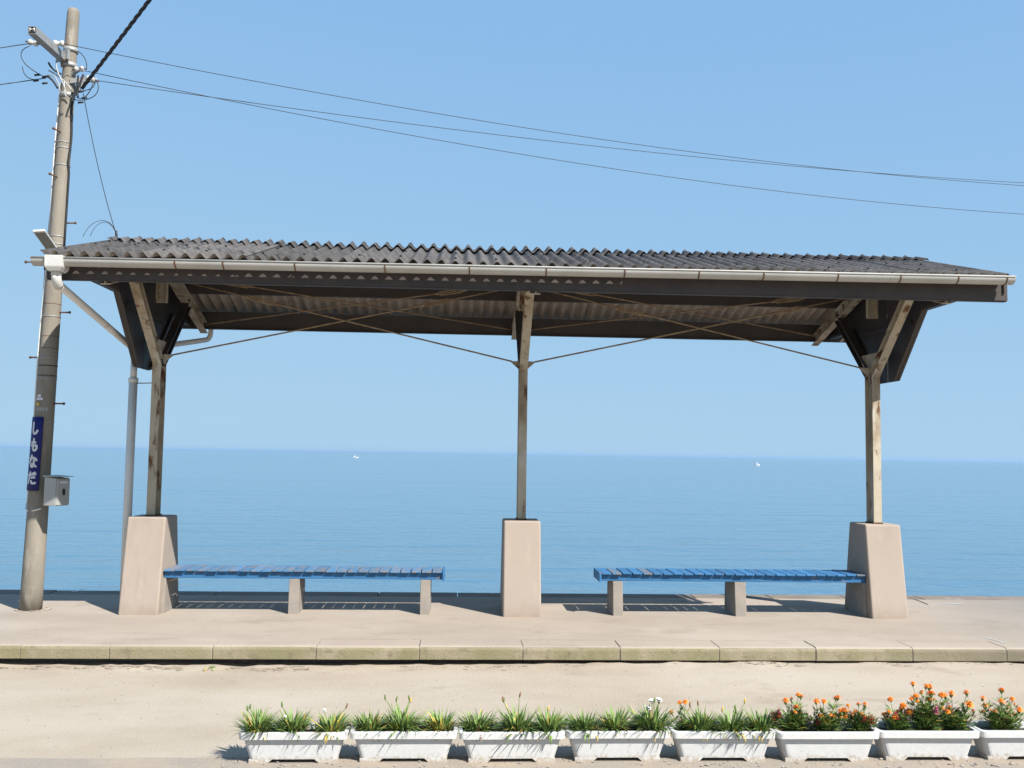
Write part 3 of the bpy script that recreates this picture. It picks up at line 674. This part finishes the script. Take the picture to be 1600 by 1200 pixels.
# grey switch box on the pole
bx = thing('switch_box', 'small grey metal switch box with sloping lid strapped to the utility pole', 'box', (0, 0, 0))
c = Vector((-3.955, 9.745, 0)); ang = math.radians(-22)
ex = Vector((math.cos(ang), math.sin(ang), 0)); ey = Vector((-math.sin(ang), math.cos(ang), 0))
def lb(b, x0, x1, y0, y1, z0, z1, z1b=None):
    Q = lambda x, y, z: c+ex*x+ey*y+Vector((0, 0, z)); z1b = z1 if z1b is None else z1b
    return b.hexa([Q(x0, y0, z0), Q(x1, y0, z0), Q(x1, y1, z0), Q(x0, y1, z0), Q(x0, y0, z1), Q(x1, y0, z1b), Q(x1, y1, z1b), Q(x0, y1, z1)])
b = MB(); lb(b, -.075, .07, -.085, .085, 1.035, 1.315, 1.305); b.build('body', 'boxgrey', bx, bevel=.004)
b = MB(); lb(b, .0715, .086, -.08, .08, 1.042, 1.298, 1.296); dr = b.build('door', 'boxgrey', bx, bevel=.004)
b = MB(); lb(b, .087, .098, -.012, .012, 1.14, 1.20); b.build('handle', 'black', dr, bevel=.003)
b = MB(); lb(b, .0865, .088, -.05, .045, 1.252, 1.275); b.build('plate', 'signwhite', dr)
b = MB(); lb(b, -.085, .115, -.10, .10, 1.317, 1.332, 1.322); b.build('lid', 'boxgrey', bx, bevel=.003)
b = MB(); b.bar(c+ex*-.06+ey*.03+Vector((0, 0, 1.08)), pole_c(1.08)+Vector((.06, .02, 0)), .03, .02); b.bar(c+ex*-.06+ey*.03+Vector((0, 0, 1.27)), pole_c(1.27)+Vector((.06, .02, 0)), .03, .02); b.build('bracket', 'galv', bx)

# floodlight on the pole
fl = thing('floodlight', 'slim white floodlight angled out from the utility pole above the roof corner', 'lamp', (0, 0, 0))
q = [at(51, 362, 1, 9.25), at(70, 361, 1, 9.27), at(90, 390, 1, 9.62), at(73, 392, 1, 9.60)]
nrm = (q[1]-q[0]).cross(q[3]-q[0]).normalized(); nrm = nrm if nrm.z > 0 else -nrm
b = MB(); b.hexa([p for p in q]+[p+nrm*.022 for p in q]); b.build('housing', 'whitepaint', fl, bevel=.004)
cq = sum(q, Vector())/4; b = MB(); gq = [cq+(p-cq)*.84-nrm*.003 for p in q]; b.hexa(gq+[p+nrm*.002 for p in gq]); b.build('glass', 'glassgrey', fl)
b = MB(); b.tube([(q[2]+q[3])/2+nrm*.012, q[2]+Vector((.03, .06, -.04)), pole_c(3.60)+Vector((.02, -.08, 0))], .014, 8); b.build('bracket_arm', 'whitepaint', fl)

# ------------------------------------------------------------------ overhead wires
def wire(name, label, p0, pxs, far, r, group=None):
    """wire hanging in the vertical plane from p0 towards far: heights read from the photo and fitted with a sag curve"""
    p0 = Vector(p0); dirv = Vector((far[0]-p0.x, far[1]-p0.y, 0)); Ln = dirv.length; dirv.normalize()
    S, Z = [0], [p0.z]
    for px, py in pxs:
        w_ = at_wall(px, py, tuple(p0), far); S.append((Vector((w_.x, w_.y, 0))-Vector((p0.x, p0.y, 0))).dot(dirv)); Z.append(w_.z)
    A_ = np.array([[s, s*s] for s in S[1:]]); k, *_ = np.linalg.lstsq(A_, np.array(Z[1:])-p0.z, rcond=None)
    k = [float(k[0]), float(k[1])]
    pts = [p0+dirv*(Ln*i/60)+Vector((0, 0, k[0]*(Ln*i/60)+k[1]*(Ln*i/60)**2)) for i in range(61)]
    b = MB(); b.tube(pts, r, 6); o = b.build(name, 'wire'); return tag(o, label, 'wire', group), k
W = []
W.append(wire('overhead_wire', 'thin overhead wire leaving the crossarm, topmost on its way right', I2+Vector((.04, .0, 0)), [(350, 120), (550, 157.5), (800, 196.5), (1050, 231.5), (1300, 262.5), (1600, 291)], (17.5, 16.4, 0), .0036))
W.append(wire('overhead_wire', 'thin overhead wire from the side insulator that ends lowest at the right edge', I4+Vector((.08, 0, -.02)), [(325, 153.5), (500, 184), (800, 240), (1150, 289), (1600, 335)], (17.5, 16.6, 0), .0036))
W.append(wire('overhead_wire', 'thin overhead wire from the lower white insulator, crossing the other two', I3+Vector((.05, 0, -.01)), [(325, 153.5), (500, 175), (800, 214), (1150, 250), (1600, 286)], (17.5, 16.8, 0), .0036))
for p0, p1, lab in ((I1, at(-40, 81, 1, 9.0), 'short overhead wire running off left from the crossarm insulator'), (P(72, 122), at(-40, 138, 1, 9.4), 'short overhead wire running off left below the crossarm')):
    d = p1-p0; b = MB(); b.tube([p0+d*t+Vector((0, 0, .002*t*t)) for t in [i*.5 for i in range(25)]], .0048, 6); tag(b.build('overhead_wire', 'wire'), lab, 'wire')
# twisted service cable that passes over the camera
q0 = P(128, 138, 9.82); q1 = at(222, 0, 1, 9.05); d = q1-q0; b = MB(); n = 260; Lc = 9.5
for ph in (0, 2.094, 4.189):
    pts = []
    for i in range(n):
        t = Lc*i/(n-1); a = t*d.length*2*math.pi/.30+ph
        n1 = d.cross(Vector((0, 0, 1))).normalized(); n2 = d.normalized().cross(n1)
        pts.append(q0+d*t+Vector((0, 0, -.012*t*(Lc-t)))+Vector((0, 0, .012*Lc*t*.0))+(n1*math.cos(a)+n2*math.sin(a))*.0105)
    b.tube(pts, .0100, 6)
tag(b.build('service_cable', 'wire'), 'thick twisted black service cable rising from the pole to the top edge', 'cable')
b = MB(); e0, e1 = P(130, 146, 9.83), Vector((-3.56, 9.95, 3.79)); b.tube([e0.lerp(e1, i/16)+Vector((0, 0, -.35*(i/16)*(1-i/16))) for i in range(17)], .0040, 6)
b.tube(bez([e1, e1+Vector((-.03, -.1, .22)), e1+Vector((-.20, -.2, .12)), e1+Vector((-.22, -.3, -.09))], 10), .003, 5)
b.tube(bez([e1, e1+Vector((-.02, -.15, .18)), e1+Vector((-.14, -.2, .10)), e1+Vector((-.15, -.3, -.08))], 10), .003, 5)
b.tube([e1+Vector((0, 0, -.02)), e1+Vector((-.008, 0, .05))], .012, 8)
tag(b.build('drop_wire', 'wire'), 'thin drop wire hanging from the pole to the roof ridge end', 'wire')

# ------------------------------------------------------------------ planters
PLX = [-1.213, -.592, .026, .640, 1.256, 1.868, 2.476, 3.092]
def planter_mesh(Wd=.612, D=.225, H=.178, dx=0):
    b = MB(); w2 = Wd/2; z = lambda t: t*H
    def ringpts(hw, hd, zz, r=.03, n=4):
        out = []
        for cx, cy, a0 in ((hw-r, -hd+r, -90), (hw-r, hd-r, 0), (-hw+r, hd-r, 90), (-hw+r, -hd+r, 180)):
            for i in range(n+1):
                a = math.radians(a0+90*i/n); out.append((cx+r*math.cos(a), cy+r*math.sin(a), zz))
        return out
    hb, hd = w2-.058, D/2-.038
    rings = [ringpts(hb, hd, .022), ringpts(w2-.024, D/2-.024, H-.041), ringpts(w2-.003, D/2-.001, H-.038), ringpts(w2, D/2, H-.004), ringpts(w2-.003, D/2-.003, H),
             ringpts(w2-.021, D/2-.021, H), ringpts(w2-.024, D/2-.024, H-.006), ringpts(w2-.034, D/2-.034, H-.07)]
    n = len(rings[0]); vs = [p for r in rings for p in r]; fs = []
    for j in range(len(rings)-1):
        for i in range(n): a, c = j*n+i, j*n+(i+1) % n; fs.append((a, c, c+n, a+n))
    fs.append(tuple(range(n-1, -1, -1))); fs.append(tuple(range((len(rings)-1)*n, len(rings)*n)))
    b.add(vs, fs)
    # feet: end blocks so that a low trapezoid slot stays open in the middle of each long side
    for s in (-1, 1):
        x0, x1 = s*hb, s*(hb-.115)
        b.hexa([(min(x0, x0), -hd, 0), (s*(hb-.105), -hd, 0), (s*(hb-.105), hd, 0), (x0, hd, 0),
                (x0, -hd, .0222), (s*(hb-.13), -hd, .0222), (s*(hb-.13), hd, .0222), (x0, hd, .0222)])
    return b
pm = planter_mesh(); rgp = random.Random(21)
labels = ['leftmost white plastic planter holding three grassy tufts', 'white planter second from the left with three yellowing grassy tufts', 'white planter third from the left, in front of the middle pillar',
          'white planter fourth from the left with a white-flowered clump', 'white planter fifth from the left with three green tufts and no marigold clump', 'white planter full of small orange marigolds and red blooms, third from the right edge',
          'white planter with the tallest orange marigold clump', 'white planter cut off by the right edge of the picture']
planters = []; proto = None; psoil = None
for i, lab in enumerate(labels):
    x = PLX[i]+.306; y = 5.60+.113+rgp.uniform(-.012, .012)
    if proto is None:
        o = pm.build('planter_box', 'planter', None); proto = o.data
        b = MB(); b.smooth = True; nx, ny = 24, 8; vs = []
        for jj_ in range(ny+1):
            for ii in range(nx+1):
                X, Y = -.268+.536*ii/nx, -.076+.152*jj_/ny; vs.append((X, Y, .150+.010*noise.noise(Vector((X*18, Y*18, 2)))+.004*noise.noise(Vector((X*60, Y*60, 2)))))
        b.add(vs, [(jj_*(nx+1)+ii, jj_*(nx+1)+ii+1, (jj_+1)*(nx+1)+ii+1, (jj_+1)*(nx+1)+ii) for jj_ in range(ny) for ii in range(nx)])
        s_ = b.build('soil', 'soil', o); psoil = s_.data
    else:
        o = link('planter_box', proto); link('soil', psoil, o)
    o.location = (x, y, -.160); o.rotation_euler = (0, 0, rgp.uniform(-.02, .02))
    tag(o, lab, 'planter', 'row of white planters'); planters.append(o)

# ------------------------------------------------------------------ plants
ORD = ['first', 'second', 'third', 'fourth', 'fifth', 'sixth', 'seventh', 'eighth']
FM = ['leafgreen', 'leaflight', 'leafdark', 'leafyellow', 'leafbrown', 'red', 'orange', 'petalwhite', 'pink', 'orange2']
def blade(b, base, az, lean, L, w, rg, seg=4, droop=1.0):
    """one narrow arching leaf"""
    d = Vector((math.cos(az), math.sin(az), 0)); s = Vector((-math.sin(az), math.cos(az), 0)); p = Vector(base); th = lean; pts = []
    for i in range(seg+1):
        t = i/seg; ww = w*(.45+1.1*t if t < .5 else 1.0-(t-.5)*1.9); ww = max(ww, w*.06)
        pts.append((p.copy(), ww)); p = p+(d*math.sin(th)+Vector((0, 0, 1))*math.cos(th))*(L/seg); th += droop*(.15+.25*t)
    vs = []
    for q, ww in pts: vs += [q-s*ww/2, q+s*ww/2]
    b.add(vs, [(2*i, 2*i+1, 2*i+3, 2*i+2) for i in range(seg)])
def tuft(name, label, x, y, h, spread, rg, n=95, yellow=.1, buds=3, tint=.35, brown=.05):
    t = thing(name, label, 'plant', (x, y, -.160+.145)); b = MB(); b.smooth = True
    for i in range(n):
        az = rg.uniform(0, 2*math.pi); k = rg.random()**.7; r = spread*.42*rg.random()
        u = rg.random(); b.cur = 3 if u < yellow else 4 if u < yellow+brown else 1 if u < yellow+brown+tint else 2 if u > .86 else 0
        L = h*rg.uniform(.40, 1.08)*(1+.2*k); lean = .08+1.0*k
        if b.cur in (3, 4) and rg.random() < .7: lean = rg.uniform(.7, 1.3); L *= .8
        blade(b, (r*math.cos(az), r*math.sin(az), -.004), az, lean, L, rg.uniform(.008, .0145), rg, droop=rg.uniform(-.3, 1.9)*spread/.13)
    for i in range(3):
        az = rg.uniform(3.9, 5.5); b.cur = rg.choice((0, 3, 1)); blade(b, (spread*.3*math.cos(az), -.05, .0), az, .9, rg.uniform(.08, .12), .011, rg, seg=6, droop=2.2)
    b.build('leaves', FM, t)
    b = MB()
    for i in range(max(0, buds-1)):
        az = rg.uniform(0, 6.28); tip = Vector((math.cos(az)*spread*rg.uniform(.3, .9), math.sin(az)*spread*.6, h*rg.uniform(.9, 1.22)))
        b.cur = 0; b.tube(bez([(0, 0, 0), tip*.5+Vector((0, 0, .03)), tip], 6), .0018, 5)
        b.cur = rg.choice((0, 4, 0, 3)); d = Vector((rg.uniform(-.3, .3), 0, 1)).normalized(); b.tube([tip-d*.004, tip+d*.008, tip+d*.024, tip+d*.03], [.003, .006, .0045, .001], 6)
    if buds: b.build('bud_stems', FM, t)
    return t
def pompon(r, rg, mats=6, alt=9):
    """marigold head: rings of ruffled petals over a small calyx"""
    b = MB()
    for ring, (nn, rr, zz, tilt) in enumerate(((11, 1., 0, .25), (10, .82, .22, .55), (8, .6, .40, .85), (6, .35, .52, 1.15))):
        for k in range(nn):
            a = 2*math.pi*(k+.5*ring)/nn+rg.uniform(-.12, .12); R = r*rr*rg.uniform(.88, 1.1); w = 2.6*R/nn*1.25
            d = Vector((math.cos(a), math.sin(a), 0)); s = Vector((-math.sin(a), math.cos(a), 0)); z = Vector((0, 0, 1))
            p0 = d*R*.15+z*r*zz*.6; p1 = d*R*.75*math.cos(tilt*.5)+z*(r*zz+r*.30*math.sin(tilt)); p2 = d*R+z*(r*zz+r*.25*math.sin(tilt)-r*.12*rg.random())
            b.cur = mats if rg.random() < .7 else alt
            b.add([p0-s*w*.2, p0+s*w*.2, p1+s*w*.55, p1-s*w*.55, p2+s*w*.42+z*r*.05, p2-s*w*.42-z*r*.05], [(0, 1, 2, 3), (3, 2, 4, 5)])
    b.cur = 0; b.tube([(0, 0, -r*.75), (0, 0, -r*.35), (0, 0, 0)], [r*.12, r*.38, r*.42], 7)
    return b
def upright(h, rg, col=5):
    """small red spike of florets"""
    b = MB()
    for k in range(16):
        t = k/16; a = k*2.4; rr = .013*(1.2-t); p = Vector((math.cos(a)*rr, math.sin(a)*rr, h*t)); b.cur = col
        for q in range(3):
            aa = a+q*2.1; e = .010*(1.25-t*.6); d = Vector((math.cos(aa), math.sin(aa), .5))*e; s = Vector((-math.sin(aa), math.cos(aa), 0))*e*.5
            b.add([p-s*.4, p+s*.4, p+d+s, p+d-s], [(0, 1, 2, 3)])
    return b
rgf = random.Random(4)
POM = []
def head_data(r):
    o = pompon(r, rgf).build('flower_head', FM); POM.append(o.data); bpy.data.objects.remove(o)
for r in (.021, .024, .026, .023): head_data(r)
_o = upright(.05, rgf).build('red_flower', FM); REDM = _o.data; bpy.data.objects.remove(_o)
_o = upright(.05, rgf, 8).build('pink_flower', FM); PINKM = _o.data; bpy.data.objects.remove(_o)
def white_head(rg):
    b = MB(); b.cur = 7
    for ring in range(3):
        for k in range(10):
            a = 2*math.pi*(k+.5*ring)/10; R = .032*(1-.22*ring); d = Vector((math.cos(a), math.sin(a), .25+.35*ring)); s = Vector((-math.sin(a), math.cos(a), 0))*.006
            b.add([d*R*.15-s*.4, d*R*.15+s*.4, d*R*.8+s, d*R*.8-s, d*R], [(0, 1, 2, 3), (3, 2, 4)])
    b.cur = 0; b.tube([(0, 0, -.02), (0, 0, 0)], [.003, .012], 7)
    return b
_o = white_head(rgf).build('white_flower', FM); WHM = _o.data; bpy.data.objects.remove(_o)
def marigold(label, x, y, h, spread, heads, rg, dense=260, reds=0, pinks=0):
    t = thing('marigold_plant', label, 'plant', (x, y, -.160+.145)); st = MB(); lf = MB(); lf.smooth = True; tips = []
    nst = max(10, len(heads)+6) if dense > 100 else 4
    if dense > 100: heads = heads+[(rg.uniform(-1.2, 1.2)*spread, h*rg.uniform(.55, .95), rg.uniform(.45, .8)) for _ in range(5)]
    for i in range(nst):
        az = rg.uniform(0, 6.28); k = rg.random(); tip = Vector((math.cos(az)*spread*1.25*k, math.sin(az)*spread*.7*k, h*rg.uniform(.5, .95)))
        tips.append((Vector((math.cos(az), math.sin(az), 0))*.012, tip))
    for hx_, hz_, *_r in heads: tips.append((Vector((hx_*.2, 0, 0)), Vector((hx_, rg.uniform(-.04, .04), hz_))))
    hp = [tp for _, tp in tips[nst:]]
    for bs, tip in tips:
        st.cur = 4 if rg.random() < .35 else 0; st.tube(bez([bs, bs.lerp(tip, .5)+Vector((0, 0, .02)), tip], 5), [.0024]*3+[.0018]*3, 5)
    for i in range(dense):
        bs, tip = rg.choice(tips); q = bs.lerp(tip, rg.uniform(.05, .85)); az = rg.uniform(0, 6.28); u = rg.random(); jr = spread*.75*rg.random()*(1-q.z/h*.5) if dense > 100 else .01
        q = q+Vector((math.cos(az)*jr, math.sin(az)*jr*.6, 0)); q.z = max(q.z, .012)
        lf.cur = 0 if u < .36 else 1 if u < .82 else 2 if u < .90 else 4 if u < .96 else 3
        L = rg.uniform(.03, .06); ln = rg.uniform(.5, 1.4)
        for k in (-1, 0, 1):   # three slender leaflets: the feathery marigold leaf
            blade(lf, q, az+k*.5, ln+abs(k)*.1, L*(1 if k == 0 else .72), .0075, rg, seg=2, droop=.6)
    st.build('stems', FM, t); lf.build('leaves', FM, t)
    for hd, p in zip(heads, hp):
        o = link('flower_head', rg.choice(POM), t, p+Vector((0, 0, .01))); o.rotation_euler = (rg.uniform(-.1, .55), rg.uniform(-.45, .45), rg.uniform(0, 6)); s = hd[2] if len(hd) > 2 else rg.uniform(.8, 1.1); o.scale = (s, s, s)
    for i in range(reds+pinks):
        a = rg.uniform(0, 6.28); p = Vector((math.cos(a)*spread*.9, math.sin(a)*spread*.4, h*rg.uniform(.55, .9)))
        o = link('red_flower' if i < reds else 'pink_flower', REDM if i < reds else PINKM, t, p-Vector((0, 0, .02))); o.rotation_euler = (rg.uniform(-.3, .3), rg.uniform(-.3, .3), 0)
    return t
TY = 5.712
def px2x(px, Y=TY): return at(px, 1130, 1, Y).x
tufts = [ # px, top y, spread, yellow, which planter, words
 (405, 1106, .125, .06, 0, 'left', 3), (458, 1110, .13, .06, 0, 'middle', 2), (517, 1112, .125, .30, 0, 'right', 2),
 (578, 1112, .13, .16, 1, 'left', 1), (628, 1102, .125, .14, 1, 'middle', 5), (688, 1108, .125, .25, 1, 'right', 1),
 (746, 1108, .125, .12, 2, 'left', 1), (808, 1102, .13, .20, 2, 'middle', 4), (858, 1106, .11, .08, 2, 'right', 2),
 (912, 1110, .11, .10, 3, 'left', 1), (962, 1108, .12, .12, 3, 'middle', 1), (1017, 1098, .135, .08, 3, 'right', 3),
 (1095, 1106, .11, .10, 4, 'left', 3), (1142, 1106, .13, .12, 4, 'middle', 5), (1188, 1106, .115, .12, 4, 'right', 1)]
tuft_objs = []
for i, (px, ty, sp, ye, k, pos, buds) in enumerate(tufts):
    rg = random.Random(100+i); h = (1147-ty)*5.71/F*.82+.02
    where = {'left': 'at the left end', 'middle': 'in the middle', 'right': 'at the right end'}[pos]
    look = 'yellowing grassy tuft' if ye >= .2 else 'grassy green tuft'
    if k == 3 and pos == 'right': look = 'white-flowered grassy clump'
    t = tuft('grassy_plant', f'{look} {where} of the {ORD[k]} planter from the left', px2x(px), TY+rg.uniform(-.02, .02), h, sp, rg, n=330, yellow=ye, buds=buds)
    t['group'] = 'grassy tufts in the planters'; tuft_objs.append(t)
t = tuft_objs[11]
for dx, dz in ((.005, .178), (.045, .185), (-.02, .14)):
    o = link('white_flower', WHM, t, (dx, -.02, dz)); o.rotation_euler = (.3, rgf.uniform(-.4, .4), 0); o.scale = (.72, .72, .8)
    b = MB(); b.tube(bez([(0, 0, 0), (dx*.5, -.005, dz*.6), (dx, -.02, dz-.012)], 6), .002, 5); b.build('flower_stem', 'leafgreen', t)
for i, dx, dz in ((1, -.045, .095), (2, -.035, .135)):
    o = link('white_flower', WHM, tuft_objs[i], (dx, -.02, dz)); o.scale = (.36, .36, .55); o.rotation_euler = (.5, .5, 0)
    b = MB(); b.tube(bez([(-.005, 0, 0), (dx*.6, -.01, dz*.7), (dx, -.02, dz-.008)], 6), .0018, 5); b.build('flower_stem', 'leafgreen', tuft_objs[i])
def heads_px(cx, pts, base=-.015):
    return [(at(px, py, 1, TY).x-px2x(cx), at(px, py, 1, TY).z-base, s) for px, py, s in pts]
mar = [
 (1068, heads_px(1068, [(1064, 1103, .8), (1071, 1100, .9), (1050, 1117, .75)]), .09, .04, 40, 0, 0, 'small orange marigold sprig between the fourth and fifth planters', 4),
 (1207, heads_px(1207, [(1198, 1168-22, .5)]), .15, .03, 30, 4, 0, 'dark red flower spikes at the right end of the fifth planter from the left', 4),
 (1240, heads_px(1240, [(1227, 1098, 1.1), (1246, 1088, .9), (1253, 1093, .9), (1243, 1108, 1.05), (1252, 1118, .7), (1238, 1096, .7)]), .13, .085, 230, 0, 1, 'orange marigold clump at the left end of the sixth planter from the left', 5),
 (1283, heads_px(1283, [(1274, 1098, .9), (1283, 1096, .9), (1289, 1124, 1.1), (1304, 1090, .9), (1308, 1096, .9), (1318, 1114, 1.1), (1310, 1113, 1.0)]), .13, .09, 240, 1, 1, 'orange marigold clump in the middle of the sixth planter from the left', 5),
 (1345, heads_px(1345, [(1323, 1115, 1), (1335, 1114, .8), (1347, 1102, 1), (1336, 1100, .7), (1338, 1137, 1.), (1320, 1102, .7)]), .12, .09, 220, 5, 0, 'red-flecked orange marigold clump at the right end of the sixth planter from the left', 5),
 (1402, heads_px(1402, [(1392, 1096, .8), (1411, 1106, 1.1), (1422, 1116, 1.2), (1393, 1121, .8), (1380, 1119, .7)]), .13, .08, 190, 4, 0, 'low reddish marigold clump at the left end of the seventh planter from the left', 6),
 (1448, heads_px(1448, [(1427, 1072, .8), (1444, 1074, 1), (1453, 1077, 1.1), (1450, 1085, 1.1), (1428, 1090, 1.1), (1450, 1096, 1.), (1473, 1090, 1.1), (1478, 1091, 1.1), (1442, 1114, .8), (1438, 1083, .7)]), .21, .10, 330, 0, 1, 'tallest bushy orange marigold in the middle of the seventh planter from the left', 6),
 (1492, heads_px(1492, [(1492, 1090, 1.2), (1506, 1084, 1), (1511, 1102, 1.1), (1485, 1116, 1.2), (1476, 1113, .9), (1526, 1117, .7)]), .17, .09, 240, 2, 1, 'orange marigold clump at the right end of the seventh planter from the left', 6),
 (1565, heads_px(1565, [(1535, 1094, .9), (1539, 1107, 1.), (1558, 1097, 1.1), (1567, 1083, 1.), (1579, 1094, .8), (1578, 1110, 1.), (1595, 1114, 1.1), (1581, 1122, .7)]), .16, .10, 330, 0, 0, 'orange marigold clump in the planter at the right edge of the picture', 7),
]
for i, (px, heads, h, sp, dense, reds, pinks, lab, k) in enumerate(mar):
    rg = random.Random(300+i); t = marigold(lab, px2x(px), TY+rg.uniform(-.015, .015), h, sp, heads, rg, dense=int(dense*2.1), reds=reds, pinks=pinks)
    t['group'] = 'flowering plants in the planters'
# a weed at the foot of the kerb
t = tuft('weed', 'tiny green weed growing at the foot of the kerb on the left', -1.98, 8.07, .03, .05, random.Random(8), n=16, yellow=0, buds=0); t.location.z = ground_z(-1.98, 8.07)

# ------------------------------------------------------------------ far boats
def boat(px, py, label, L):
    p = at(px, py+1.5, 2, SEA); t = thing('fishing_boat', label, 'boat', (p.x, p.y, SEA), 'far boats')
    b = MB(); n = 8; vs = []; 
    for i in range(n+1):
        u_ = i/n; hw = .9*(1-(max(0, u_-.45)/.55)**2)*(.85+.15*min(1, u_*4)); x = L*(u_-.5)
        for s, z, f in ((-1, .0, .6), (-1, .75+.5*u_**2, 1), (1, .75+.5*u_**2, 1), (1, 0, .6)): vs.append((x, s*hw*f, z))
    fs = [(4*i+k, 4*i+k+1, 4*i+5+k, 4*i+4+k) for i in range(n) for k in range(3)]+[(0, 1, 2, 3)]
    b.add(vs, fs); b.build('hull', 'boathull', t)
    b = MB(); b.box(-L*.22, L*.05, -.6, .6, .7, 2.0); b.box(-L*.25, L*.09, -.7, .7, 2.003, 2.12); b.build('cabin', 'boathull', t, bevel=.05)
    b = MB(); b.tube([(0, 0, 2), (0, 0, 3.4)], .04, 6); b.build('mast', 'boathull', t)
boat(555, 714, 'tiny white fishing boat far out, left of the middle post', 6.5)
boat(1183, 726, 'tiny white boat far out, left of the right post', 3.6)

# ------------------------------------------------------------------ sea haze
M = bpy.data.materials.new('haze'); M.use_nodes = True; n = M.node_tree; n.nodes.clear()
pv = n.nodes.new('ShaderNodeVolumePrincipled'); pv.inputs['Color'].default_value = (.48, .71, .95, 1); pv.inputs['Density'].default_value = HAZE
pv.inputs['Anisotropy'].default_value = .2
mo = n.nodes.new('ShaderNodeOutputMaterial'); n.links.new(pv.outputs[0], mo.inputs['Volume']); MATS['haze'] = M
b = MB(); b.box(-46000, 46000, -900, 46000, -7, 14); hz = b.build('haze', 'haze'); tag(hz, 'thin pale sea haze softening the far horizon', 'haze'); kind(hz, 'stuff')
